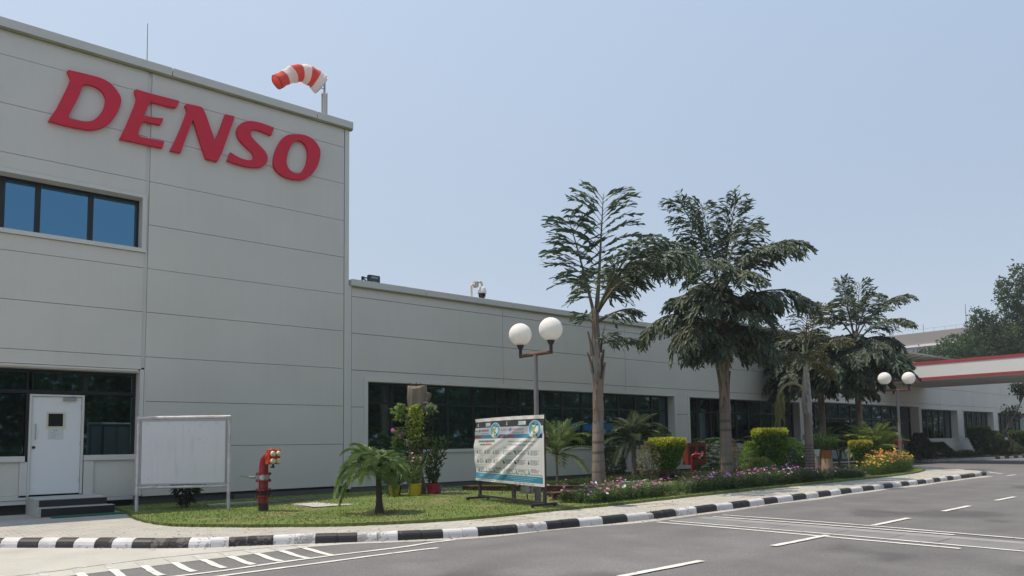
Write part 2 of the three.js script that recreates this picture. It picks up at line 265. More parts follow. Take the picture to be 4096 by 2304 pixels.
const kp = [[-1.9, -19.9], [-1.7, -18.6], [-0.9, -17.6], [0.4, -16.2], [1.66, -14.81], [2.76, -13.61], [3.42, -12.86], [3.9, -12.42], [4.39, -12.11], [4.98, -11.80], [5.57, -11.43], [6.12, -11.08], [6.7, -10.74], [7.39, -10.42], [7.99, -10.2], [8.76, -10.08], [9.6, -10.0], [10.76, -9.86], [12.2, -9.78], [14.5, -9.82], [17.3, -9.94], [20.3, -10.06], [24, -10.2], [28, -10.27], [31.3, -10.40], [34.0, -10.52], [35.2, -10.75], [36.0, -11.25], [36.5, -11.9], [37.4, -12.75], [38.9, -14.05], [40.6, -16.2], [41.8, -18.4], [42.2, -20.02]];
const kcurve = new THREE.CatmullRomCurve3(kp.map(p => V(p[0], 0, p[1])), false, 'centripetal');
const kdiv = kcurve.getSpacedPoints(1200), klen = kcurve.getLength();
const kerbAt = s => { const t = clamp(s / klen) * 1200, i = Math.min(1199, Math.floor(t)), p = kdiv[i].clone().lerp(kdiv[i + 1], t - i); const a = kdiv[Math.max(0, i - 6)], b = kdiv[Math.min(1200, i + 7)], q = b.clone().sub(a).normalize(); return [p, V(q.z, 0, -q.x)]; };
const kerbS = (x) => { let b = 0, bd = 1e9; kdiv.forEach((p, i) => { const d = Math.abs(p.x - x); if (i < 1010 && d < bd) { bd = d; b = i; } }); return b / 1200 * klen; };
{
  const kerb = new THREE.Group(); kerb.name = 'kerb'; kerb.userData = { kind: 'structure' }; scene.add(kerb);
  const prof = [[0, -0.02], [0.010, 0.08], [0.020, 0.113], [0.040, 0.136], [0.07, 0.147], [0.135, 0.149], [0.135, -0.02]];
  const profR = [[0, -0.02], [0.006, 0.055], [0.025, 0.10], [0.06, 0.13], [0.10, 0.145], [0.15, 0.151], [0.15, -0.02]];
  function block(s0, s1, m, dy = 0) {
    const n = Math.max(1, Math.round((s1 - s0) / 0.35)), P = s0 < kerbS(4.0) ? profR : prof, pos = [], uv = [], jy = dy + rr(-0.006, 0.006), ju = rr(-0.008, 0.008), o = rnd() * 9;
    const pt = (s, k) => { const [p, q] = kerbAt(s); return V(p.x + q.x * (P[k][0] + ju), P[k][1] + jy, p.z + q.z * (P[k][0] + ju)); };
    const put = (a, b, c, ua, ub, uc) => { for (const v of [a, b, c]) pos.push(v.x, v.y, v.z); uv.push(...ua, ...ub, ...uc); };
    for (let i = 0; i < n; i++) {
      const a = lerp(s0 + 0.004, s1 - 0.004, i / n), b = lerp(s0 + 0.004, s1 - 0.004, (i + 1) / n); let w = 0;
      for (let k = 0; k < P.length - 1; k++) {
        const l = Math.hypot(P[k + 1][0] - P[k][0], P[k + 1][1] - P[k][1]);
        const A = pt(a, k), B = pt(b, k), C = pt(b, k + 1), D = pt(a, k + 1), u = [[a + o, w], [b + o, w], [b + o, w + l], [a + o, w + l]];
        put(A, B, C, u[0], u[1], u[2]); put(A, C, D, u[0], u[2], u[3]); w += l;
      }
    }
    for (const [s, flip] of [[s0 + 0.004, 0], [s1 - 0.004, 1]]) for (let k = 1; k < P.length - 1; k++) {
      const t = [pt(s, 0), pt(s, k), pt(s, k + 1)]; if (flip) t.reverse(); put(...t, [0, 0], [0.1, 0], [0.1, 0.1]);
    }
    const g = new THREE.BufferGeometry(); g.setAttribute('position', new THREE.BufferAttribute(new Float32Array(pos), 3)); g.setAttribute('uv', new THREE.BufferAttribute(new Float32Array(uv), 2)); g.computeVertexNormals();
    part('kerb_block', g, m, kerb);
  }
  // block ends read along the road, with the paint of each (W white, B black, w and b worn, C bare)
  const ends = [1.66, 1.87, 2.09, 2.31, 2.53, 2.76, 2.98, 3.19, 3.42, 3.86, 4.39, 4.98, 5.57, 6.12, 6.70, 7.39, 7.99, 8.76, 9.44, 10.2, 10.76, 11.42, 12.05, 12.23, 12.95, 13.7, 14.48, 15.18, 15.93, 16.62, 17.32, 18.13, 18.88, 19.6, 20.32, 21.01, 21.74, 22.54, 23.31, 24.06, 24.8, 25.46, 26.08, 26.87, 27.57, 28.34, 29.0, 29.74, 30.41, 31.33, 32.13, 32.94, 33.9];
  const paint = 'WBWBWbWBbwbwBwBWBwBWBWCBwBWBWBWBWBWBWBWBWBWBWBWBWBbCb';
  const KM = { W: M.kerbWhite, B: M.kerbBlack, w: M.kerbWhiteWorn, b: M.kerbBlackWorn, C: M.kerbBare };
  const s166 = kerbS(1.66);
  for (let s = s166, k = 0; s > 0.35; s -= 0.335, k++) block(s - 0.335, s, k % 2 ? KM.W : KM.B);
  for (let i = 0; i < paint.length; i++) {
    const a = kerbS(ends[i]), b = kerbS(ends[i + 1]);
    if (b - a > 0.62) { const c = (a + b) / 2 + rr(-0.05, 0.05); block(a, c, KM[paint[i]]); block(c, b, KM[paint[i]]); } else block(a, b, KM[paint[i]], paint[i] === 'C' ? -0.02 : 0);
  }
  for (let s = kerbS(33.9), k = 0; s < klen - 0.7; s += 0.62, k++) block(s, s + 0.62, s < kerbS(33.9) + 2 ? KM.b : k % 2 ? KM.W : KM.B);
}
{
  const inner = []; for (let i = 0; i <= 160; i++) { const [p, q] = kerbAt(klen * i / 160); inner.push([p.x + q.x * 0.132, p.z + q.z * 0.132]); }
  struct('footpath', flat([...inner, [42.2, -20.02], [-1.9, -20.02]], 0.142), M.paver);
  // concrete along the kerb foot: a wide apron by the side entrance, a thin gutter further on
  const out = (x0, x1, w) => { const r = []; for (let i = 0; i <= 60; i++) { const s = lerp(kerbS(x0), kerbS(x1), i / 60), [p, q] = kerbAt(s), ww = typeof w === 'function' ? w(i / 60) : w; r.push([p.x - q.x * ww, p.z - q.z * ww]); } return r; };
  const foot = (x0, x1) => out(x0, x1, -0.02);
  struct('gutter', flat([...foot(6.2, 33.9), ...out(6.2, 33.9, t => 0.20 + 0.12 * t + 0.10 * Math.sin(t * 37) * Math.sin(t * 11)).reverse()], 0.005), M.gutter);
  struct('concrete_apron', flat([[-8, -19.9], [-2.0, -19.9], ...foot(-0.9, 6.5), [6.66, -10.62], [5.9, -10.98], [5.3, -11.14], [4.8, -11.08], [4.1, -11.0], [3.5, -11.0], [2.8, -10.93], [1.9, -10.88], [0, -10.8], [-8, -10.7]], 0.004), M.apron);
  const strip = (pts, w, y, jit = 0.008) => { // a painted line along (x, z) points
    const c = new THREE.CatmullRomCurve3(pts.map(p => V(p[0], 0, p[1])), false, 'centripetal'), L = c.getLength(), n = Math.max(2, Math.round(L / 0.18)), a = [], b = [];
    for (let i = 0; i <= n; i++) { const p = c.getPoint(i / n), t = c.getTangent(i / n), q = V(t.z, 0, -t.x), j = () => w / 2 + rr(-jit, jit); const l = j(), r = j(); a.push([p.x + q.x * l, p.z + q.z * l]); b.push([p.x - q.x * r, p.z - q.z * r]); }
    return flat([...a, ...b.reverse()], y);
  };
  const line = (name, pts, w, m = M.paint, y = 0.009) => struct(name, strip(pts, w, y), m);
  line('edge_line', [[-1, -9.75], [1.5, -9.78], [3.0, -9.84], [3.5, -9.84], [4.05, -9.92], [4.66, -9.98], [5.2, -10.01], [5.75, -10.01], [6.36, -10.02], [6.89, -10.11], [7.4, -10.12]], 0.085);
  line('edge_line', [[-1, -9.4], [1.5, -9.42], [3.39, -9.46], [4.03, -9.49], [4.72, -9.51], [5.5, -9.55], [6.35, -9.56], [6.66, -9.53]], 0.085);
  line('faded_line', [[-1, -11.3], [0.8, -11.35], [1.69, -11.42], [2.55, -11.6], [3.4, -11.68], [4.16, -11.62], [4.9, -11.54], [5.4, -11.36]], 0.07, M.paintFaint);
  for (let i = 0; i < 14; i++) { const x = 5.19 - i * 0.387; line('hatch_bar', [[x, -11.07], [x - 0.02, -10.7], [x - 0.055, -10.35], [x - 0.05, -10.04]], 0.10); line('faded_hatch_bar', [[x + 0.04, -11.54], [x + 0.01, -11.09]], 0.10, M.paintFaint); }
  // a covered drain crosses the road between double lines
  const dr = new THREE.Group(); dr.name = 'drain'; dr.userData = { kind: 'structure' }; scene.add(dr);
  for (const [a, b] of [[-9.34, -8.62], [-8.61, -7.87], [-7.85, -7.22], [-7.20, -6.1], [-6.09, -5.2], [-5.19, -4.5], [-4.48, -3.4], [-3.39, -2.2]]) part('drain_cover', rbx(12.26 + rr(-0.01, 0.01), 12.93 + rr(-0.01, 0.01), -0.05, 0.006 + rr(0, 0.005), a, b, 0.004), M.drain, dr);
  part('drain_lip', flat([[12.95, -9.3], [13.26, -9.3], [13.26, -2], [12.95, -2]], 0.005), M.drainLip, dr);
  line('drain_line', [[11.77, -9.36], [11.84, -7.5], [11.84, -6], [11.84, -4.0]], 0.10); line('drain_line', [[12.11, -9.32], [12.16, -7.5], [12.20, -5.6], [12.14, -3.2], [12.12, -2]], 0.085);
  line('drain_line', [[13.33, -9.14], [13.40, -7.5], [13.41, -6.0], [13.39, -4.6]], 0.10, M.paint, 0.012); line('drain_line', [[13.76, -9.2], [13.82, -7.5], [13.78, -6], [13.58, -3.7], [13.5, -2]], 0.085, M.paint, 0.012);
  for (const [a, b, z0, z1] of [[3.3, 4.9, -5.9, -5.93], [6.75, 8.38, -5.94, -5.95], [10.27, 12.0, -6.01, -6.03], [13.9, 15.58, -6.11, -6.16], [17.44, 19.17, -6.19, -6.235], [21.13, 22.7, -6.29, -6.31], [24.7, 26.3, -6.35, -6.38]]) line('lane_dash', [[a, z0], [(a + b) / 2, (z0 + z1) / 2], [b, z1]], 0.115, M.paint, 0.014);
  line('give_way_line', [[36.3, -10.5], [37.1, -11.05], [37.9, -11.5]], 0.12); line('give_way_line', [[34.6, -9.84], [35.6, -9.82]], 0.12); line('give_way_line', [[38.6, -10.2], [40.4, -9.6]], 0.12);
  for (const [x, z] of [[8.7, -10.75], [13.0, -10.6], [16.6, -10.6]]) { // faint yellow outlines on the path
    const g = []; for (const p of [[[x, z], [x + 1.1, z]], [[x, z - 0.5], [x + 1.1, z - 0.5]], [[x + 1.1, z], [x + 1.1, z - 0.5]]]) g.push(strip(p, 0.05, 0.147, 0.006)); struct('painted_outline', g, M.paintYellow);
  }
}
const lawnY = (x, z) => 0.2 + 0.088 * smooth(1, 0.15, Math.hypot((x - 11.0) / 4.2, (z + 16.6) / 2.85));
const lawnEdge = [[4.42, -20.0], [4.40, -18.3], [4.2, -17.2], [4.12, -16.2], [4.2, -15.0], [4.45, -14.35], [4.84, -13.87], [5.2, -13.4], [5.63, -12.99], [6.4, -12.28], [7.0, -11.98], [7.44, -11.77], [8.57, -11.45], [9.54, -11.40], [11.1, -11.48], [12.4, -11.42], [14.5, -11.52], [16.76, -11.66], [19.5, -11.75], [22.16, -11.81], [26.69, -11.88], [30, -12.05], [33, -12.5], [35, -13.1], [36.6, -14.0], [38.6, -16.2], [39.8, -18.6], [40, -20.0]];
{
  const c = new THREE.CatmullRomCurve3(lawnEdge.map(p => V(p[0], 0, p[1])), false, 'centripetal').getPoints(260).map(p => [p.x + rr(-0.015, 0.015), Math.max(-20, p.z + rr(-0.02, 0.02))]);
  const top = flat(c, 0.20), side = []; // turf stands a hand above the path
  for (let i = 0; i < c.length - 1; i++) { const [a, b] = [c[i], c[i + 1]]; side.push(a[0], 0.12, a[1], b[0], 0.2, b[1], a[0], 0.2, a[1], a[0], 0.12, a[1], b[0], 0.12, b[1], b[0], 0.2, b[1]); }
  const g = new THREE.BufferGeometry(); g.setAttribute('position', new THREE.BufferAttribute(new Float32Array(side), 3)); g.setAttribute('uv', new THREE.BufferAttribute(new Float32Array(side.length / 3 * 2), 2)); g.computeVertexNormals();
  struct('lawn', [top, g], M.grass);
  // short blades over the lawn
  { // the lawn swells a little before the tall block
    const R = 3.4, n = 22, m = 48, gs = [], P = (i, k) => { const r = R * i / n, a = k / m * 6.2832, x = 11.0 + Math.cos(a) * r * 1.25, z = -16.6 + Math.sin(a) * r * 0.85; return [x, Math.max(lawnY(x, z), 0.2) + (i === n ? -0.01 : 0.0015), z]; };
    const pos = [], uv = []; for (let i = 0; i < n; i++) for (let k = 0; k < m; k++) for (const [a, b] of [[0, 0], [1, 1], [1, 0], [0, 0], [0, 1], [1, 1]]) { const p = P(i + a, k + b); pos.push(...p); uv.push(p[0], p[2]); }
    const g2 = new THREE.BufferGeometry(); g2.setAttribute('position', new THREE.BufferAttribute(new Float32Array(pos), 3)); g2.setAttribute('uv', new THREE.BufferAttribute(new Float32Array(uv), 2)); g2.computeVertexNormals(); struct('lawn_rise', g2, M.grass);
  }
  const L = new Leaves(), shape = c, inside = (x, z) => { let r = false; for (let i = 0, j = shape.length - 1; i < shape.length; j = i++) { const [xi, zi] = shape[i], [xj, zj] = shape[j]; if ((zi > z) !== (zj > z) && x < (xj - xi) * (z - zi) / (zj - zi) + xi) r = !r; } return r; };
  let n = 0; while (n < 52000) {
    const x = n < 38000 ? rr(4.1, 18) : rr(4.1, 40), z = rr(-20, -11.35); if (!inside(x, z)) continue; n++;
    if (hash(Math.floor(x * 2.1), Math.floor(z * 2.1), 8) < 0.12 && rnd() < 0.6) continue;
    const h = rr(0.015, 0.042), a = rnd() * 6.283, k = rr(0.85, 1.25), dry = rnd() < 0.24, p = V(x, lawnY(x, z) - 0.002, z), w = rr(0.006, 0.012);
    const q = V(Math.cos(a), 0, Math.sin(a)), t = p.clone().addScaledVector(UP, h).add(V(rr(-0.02, 0.02), 0, rr(-0.02, 0.02)));
    L.tri(p.clone().addScaledVector(q, w), p.clone().addScaledVector(q, -w), t, dry ? [0.30 * k, 0.26 * k, 0.10 * k] : [0.17 * k, 0.235 * k, 0.045 * k]);
  }
  for (let i = 0; i < 260; i++) for (let j = 0; j < 14; j++) { // ragged edge
    const p = V(c[i][0] + rr(-0.03, 0.03), 0.15, c[i][1] + rr(-0.05, 0.04)), h = rr(0.03, 0.07), a = rnd() * 6.283, q = V(Math.cos(a), 0, Math.sin(a)), k = rr(0.6, 1.2);
    L.tri(p.clone().addScaledVector(q, 0.008), p.clone().addScaledVector(q, -0.008), p.clone().add(V(rr(-0.03, 0.03), h, rr(-0.02, 0.04))), [0.15 * k, 0.21 * k, 0.04 * k]);
  }
  const o = new THREE.Mesh(L.geo(), M.flower); o.name = 'grass'; o.receiveShadow = true; o.userData = { kind: 'stuff', label: 'short mown green grass blades over the lawn', category: 'grass' }; scene.add(o);
}
// ---------------------------------------------------------------- buildings
const ZF = -20.03;                                     // the facade plane
const toGlass = (x, d) => x * (-ZF + d) / -ZF;
function panels(parent, xs, ys, openings, m, gap = 0.006) {
  for (let i = 0; i < xs.length - 1; i++) for (let j = 0; j < ys.length - 1; j++) {
    let cells = [[xs[i] + gap, xs[i + 1] - gap, ys[j] + gap, ys[j + 1] - gap]];
    for (const [a, b, c, d] of openings) {
      const next = [];
      for (const [x0, x1, y0, y1] of cells) {
        if (b <= x0 || a >= x1 || d <= y0 || c >= y1) { next.push([x0, x1, y0, y1]); continue; }
        if (c > y0) next.push([x0, x1, y0, c]); if (d < y1) next.push([x0, x1, d, y1]);
        const l = Math.max(y0, c), h = Math.min(y1, d);
        if (a > x0) next.push([x0, a, l, h]); if (b < x1) next.push([b, x1, l, h]);
      }
      cells = next;
    }
    for (const [x0, x1, y0, y1] of cells) if (x1 - x0 > 0.03 && y1 - y0 > 0.03) {
      const o = rr(-0.002, 0.002); part('cladding_panel', bx(x0, x1, y0, y1, ZF - 0.07, ZF + o), m, parent);
    }
  }
}
function makeWindow(parent, o) { // surround > frame, mullions, transoms, panes
  const { x0, x1, y0, y1, depth: d, mull, trans = [], glass, band = 0.13, sill = 0.10 } = o, zb = ZF - d;
  const g = [bx(x0 - band, x1 + band, y1, y1 + band, ZF - 0.05, ZF + 0.022), bx(x0 - band, x1 + band, y0 - sill, y0, ZF - 0.05, ZF + 0.045), bx(x0 - band, x0, y0 + 0.002, y1 - 0.002, ZF - 0.05, ZF + 0.022), bx(x1, x1 + band, y0 + 0.002, y1 - 0.002, ZF - 0.05, ZF + 0.022)];
  g.push(bx(x0 - 0.05, x1 + 0.05, y1 + 0.003, y1 + 0.05, zb - 0.08, ZF - 0.052), bx(x0 - 0.05, x1 + 0.05, y0 - 0.06, y0 - 0.003, zb - 0.08, ZF - 0.052), bx(x0 - 0.05, x0 - 0.003, y0, y1, zb - 0.08, ZF - 0.052), bx(x1 + 0.003, x1 + 0.05, y0, y1, zb - 0.08, ZF - 0.052));
  const w = part('window', g, M.trim, parent), f = 0.055, m = o.mw || 0.05;
  part('frame', [bx(x0, x1, y1 - f, y1, zb - 0.03, zb + 0.06), bx(x0, x1, y0, y0 + f, zb - 0.03, zb + 0.06), bx(x0, x0 + f, y0 + f, y1 - f, zb - 0.03, zb + 0.06), bx(x1 - f, x1, y0 + f, y1 - f, zb - 0.03, zb + 0.06)], M.alu, w);
  const xs = [x0 + f, ...mull, x1 - f], ys = [y0 + f, ...trans, y1 - f];
  for (const x of mull) part('mullion', bx(x - m, x + m, y0 + f, y1 - f, zb - 0.03, zb + 0.055), M.alu, w);
  for (let i = 0; i < xs.length - 1; i++) {
    const a = xs[i] + (i ? m : 0), b = xs[i + 1] - (i < xs.length - 2 ? m : 0);
    for (const y of trans) part('transom', bx(a, b, y - 0.032, y + 0.032, zb - 0.03, zb + 0.05), M.alu, w);
    for (let j = 0; j < ys.length - 1; j++) {
      const c = ys[j] + (j ? 0.032 : 0), e = ys[j + 1] - (j < ys.length - 2 ? 0.032 : 0), q = new THREE.BoxGeometry(b - a, e - c, 0.012);
      q.rotateY(rr(-0.004, 0.004)); q.rotateX(rr(-0.003, 0.003)); q.translate((a + b) / 2, (c + e) / 2, zb + 0.004);
      part('pane', q, glass, w);
    }
  }
  return w;
}
const evenly = (a, b, n) => Array.from({ length: n - 1 }, (_, i) => a + (b - a) * (i + 1) / n);

// --- the tall block
const tall = thing('office_building', 'tall two-storey grey panelled block with the big red letters and blue upper window', 'building', [4, 0, ZF]);
{
  part('wall_core', bx(-9, 10.7, 0.0, 11.25, -46, -20.75), M.dark, tall);
  part('side_wall', bx(10.705, 10.76, 0.3, 11.29, -46, ZF - 0.075), M.cladPlain, tall);
  const rows = [0.40, 1.63, 2.76, 3.88, 5.01, 6.13, 7.26, 8.39, 9.54, 10.68, 11.3];
  const upper = [-3, 4.96, 6.62, 7.93], lower = [-3, 4.98, -1, 3.52];
  const grow = (o, b) => [o[0] - b, o[1] + b, o[2] - b, o[3] + b];
  panels(tall, [-9, -3.2, 5.03], rows, [grow(upper, 0.11), [-3.1, 5.2, -1, 3.56]], M.clad);
  panels(tall, [5.11, 10.60], rows, [], M.clad);
  part('joint_strip', bx(5.030, 5.110, 3.6, 11.3, ZF - 0.07, ZF - 0.03), M.trim, tall);
  part('corner_trim', [bx(10.615, 10.76, 0.3, 11.3, ZF - 0.07, ZF + 0.012)], M.trim, tall);
  // parapet coping in lengths, with a grimy underside
  let a = -9; for (const b of [-2.6, 5.58, 9.66, 10.86]) { part('coping', rbx(a + 0.008, b - 0.008, 11.30, 11.52, ZF - 0.35, ZF + 0.10, 0.012), M.coping, tall); a = b; }
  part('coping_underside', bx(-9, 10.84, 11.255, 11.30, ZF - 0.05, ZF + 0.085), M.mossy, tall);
  part('roof', bx(-9, 10.7, 11.25, 11.32, -46, ZF - 0.36), M.plinth, tall); part('roof_flashing', bx(1.2, 5.07, 11.52, 11.73, -20.46, -20.40), M.coping, tall);
  makeWindow(tall, { x0: -3, x1: 4.96, y0: 6.62, y1: 7.93, depth: 0.4, mull: [-1.6, -0.4, 0.85, 2.05, 2.755, 3.87], glass: M.glass, mw: 0.058, band: 0.10 });
  // ground floor: glazed screen with the white door
  const d = 0.40, zb = ZF - d, G = x => toGlass(x, d), H = y => 1.6 + (y - 1.6) * (-ZF + d) / -ZF;
  const scr = part('glazed_screen', [bx(-3, 4.96, 3.50, 3.545, -20.5, ZF + 0.02), bx(-3, 5.0, 3.47, 3.50, zb - 0.05, ZF - 0.02), bx(5.0, 5.09, 0.42, 3.55, ZF - 0.5, ZF + 0.02), bx(5.1, 5.14, 0.45, 3.6, ZF - 0.02, ZF + 0.012)], M.trim, tall);
  const X = { l: G(2.685), r: G(3.78), ml: G(2.73), mr: G(3.775) }, yd = H(2.86), yb = H(1.45), yf = 0.53;
  part('frame', [bx(-3, 5.0, 3.40, 3.468, zb - 0.03, zb + 0.05), bx(-3, 5.0, yd + 0.02, yd + 0.10, zb - 0.03, zb + 0.05), bx(4.93, 4.998, yb, 3.40, zb - 0.03, zb + 0.05)], M.alu, scr);
  for (const [x, y0] of [[X.ml - 0.03, yd + 0.1], [X.mr + 0.03, yd + 0.1], [1.35, yb], [X.ml - 0.06, yb]]) part('mullion', bx(x - 0.05, x + 0.05, y0, 3.4, zb - 0.03, zb + 0.048), M.alu, scr);
  const pane = (a, b, c, e) => { const q = new THREE.BoxGeometry(b - a, e - c, 0.012); q.rotateY(rr(-0.005, 0.005)); q.rotateX(rr(-0.004, 0.004)); q.translate((a + b) / 2, (c + e) / 2, zb + 0.002); part('pane', q, M.glassLow, scr); };
  pane(-3, 1.3, yb, yd); pane(1.4, X.l - 0.09, yb, yd); pane(X.r + 0.02, 4.93, yb, yd); pane(-3, 1.3, yd + 0.1, 3.4); pane(1.4, X.ml - 0.08, yd + 0.1, 3.4); pane(X.ml + 0.02, X.mr - 0.02, yd + 0.1, 3.4); pane(X.mr + 0.08, 4.93, yd + 0.1, 3.4);
  // sills, panels under them, trim round the door
  part('sill', bx(-3, X.l - 0.06, yb - 0.13, yb - 0.002, zb - 0.03, zb + 0.12), M.trim, scr); part('sill', bx(X.r + 0.02, 4.998, yb - 0.13, yb - 0.002, zb - 0.03, zb + 0.12), M.trim, scr);
  part('cladding_panel', bx(-3, X.l - 0.16, 0.55, yb - 0.134, zb - 0.02, zb + 0.06), M.clad, tall); part('cladding_panel', bx(X.r + 0.24, 4.998, 0.42, yb - 0.134, zb - 0.02, zb + 0.06), M.clad, tall);
  part('base_trim', [bx(-3, X.l + 0.02, 0.44, 0.545, zb - 0.02, zb + 0.09), bx(-3, X.l + 0.02, 0.34, 0.43, zb - 0.02, zb + 0.075), bx(X.r + 0.24, 5.0, 0.33, 0.415, zb - 0.02, zb + 0.07)], M.trim, tall);
  part('door_trim', bx(X.l - 0.155, X.l - 0.005, yf - 0.03, yb - 0.136, zb - 0.02, zb + 0.09), M.trim, scr); part('door_trim', bx(X.r + 0.025, X.r + 0.235, yf - 0.03, yb - 0.136, zb - 0.02, zb + 0.10), M.trim, scr);
  const door = part('door', [rbx(X.l + 0.05, X.r - 0.05, yf + 0.02, yd - 0.05, zb, zb + 0.045, 0.006)], M.white, tall);
  part('door_frame', [bx(X.l, X.l + 0.045, yf, yd, zb - 0.01, zb + 0.085), bx(X.r - 0.045, X.r + 0.005, yf, yd, zb - 0.01, zb + 0.085), bx(X.l + 0.046, X.r - 0.046, yd - 0.045, yd, zb - 0.01, zb + 0.085)], M.trim, door);
  const wx = lerp(X.l, X.r, 0.48), wy = lerp(yf, yd, 0.745);
  part('vision_frame', [bx(wx - 0.19, wx + 0.19, wy + 0.15, wy + 0.185, zb + 0.046, zb + 0.062), bx(wx - 0.19, wx + 0.19, wy - 0.195, wy - 0.15, zb + 0.046, zb + 0.062), bx(wx - 0.19, wx - 0.15, wy - 0.15, wy + 0.15, zb + 0.046, zb + 0.062), bx(wx + 0.15, wx + 0.19, wy - 0.15, wy + 0.15, zb + 0.046, zb + 0.062)], M.cream, door);
  part('vision_pane', bx(wx - 0.15, wx + 0.15, wy - 0.15, wy + 0.15, zb + 0.046, zb + 0.051), M.visionGlass, door);
  { // a printed notice under the pane
    const cv = document.createElement('canvas'); cv.width = 256; cv.height = 192; const c = cv.getContext('2d'); c.fillStyle = '#c9ccca'; c.fillRect(0, 0, 256, 192); c.fillStyle = '#4a5054';
    c.font = 'bold 22px sans-serif'; c.fillText('NOTICE', 84, 30); c.font = '15px sans-serif'; ['emergency exit', 'keep door closed', 'no entry without', 'permission'].forEach((s, i) => c.fillText(s, 30 + (i % 2) * 22, 66 + i * 30));
    const t = new THREE.CanvasTexture(cv); t.colorSpace = THREE.SRGBColorSpace; const g = new THREE.PlaneGeometry(0.32, 0.24); g.translate(wx + 0.01, wy - 0.34, zb + 0.049); part('paper_notice', g, mat([1, 1, 1], 0.8, { map: t }), door);
  }
  part('handle', [rod([X.l + 0.13, wy - 0.46, zb + 0.09], [X.l + 0.13, wy - 0.09, zb + 0.09], 0.012), rod([X.l + 0.13, wy - 0.42, zb + 0.04], [X.l + 0.13, wy - 0.42, zb + 0.09], 0.011), rod([X.l + 0.13, wy - 0.13, zb + 0.04], [X.l + 0.13, wy - 0.13, zb + 0.09], 0.011)], M.steel, door);
  part('lock', rod([X.l + 0.11, wy - 0.64, zb + 0.04], [X.l + 0.11, wy - 0.64, zb + 0.065], 0.034, 16), M.iron, door);
  part('door_closer', [rbx(X.r - 0.45, X.r - 0.17, yd - 0.14, yd - 0.07, zb + 0.046, zb + 0.11, 0.01), bar([X.r - 0.36, yd - 0.06, zb + 0.1], [X.r - 0.2, yd - 0.03, zb + 0.09], 0.02, 0.015)], M.steel, door);
  for (const y of [0.88, 0.51, 0.14]) part('hinge', rod([X.r - 0.05, lerp(yf, yd, y) - 0.06, zb + 0.06], [X.r - 0.05, lerp(yf, yd, y) + 0.06, zb + 0.06], 0.014), M.steel, door);
  part('plinth', [bx(-9, 5.02, 0.0, 0.40, -20.7, -20.62), bx(5.0, 10.7, 0.0, 0.395, -20.7, -20.14), bx(7.4, 10.72, 0.15, 0.33, -20.13, -20.05)], M.plinth, tall);
}
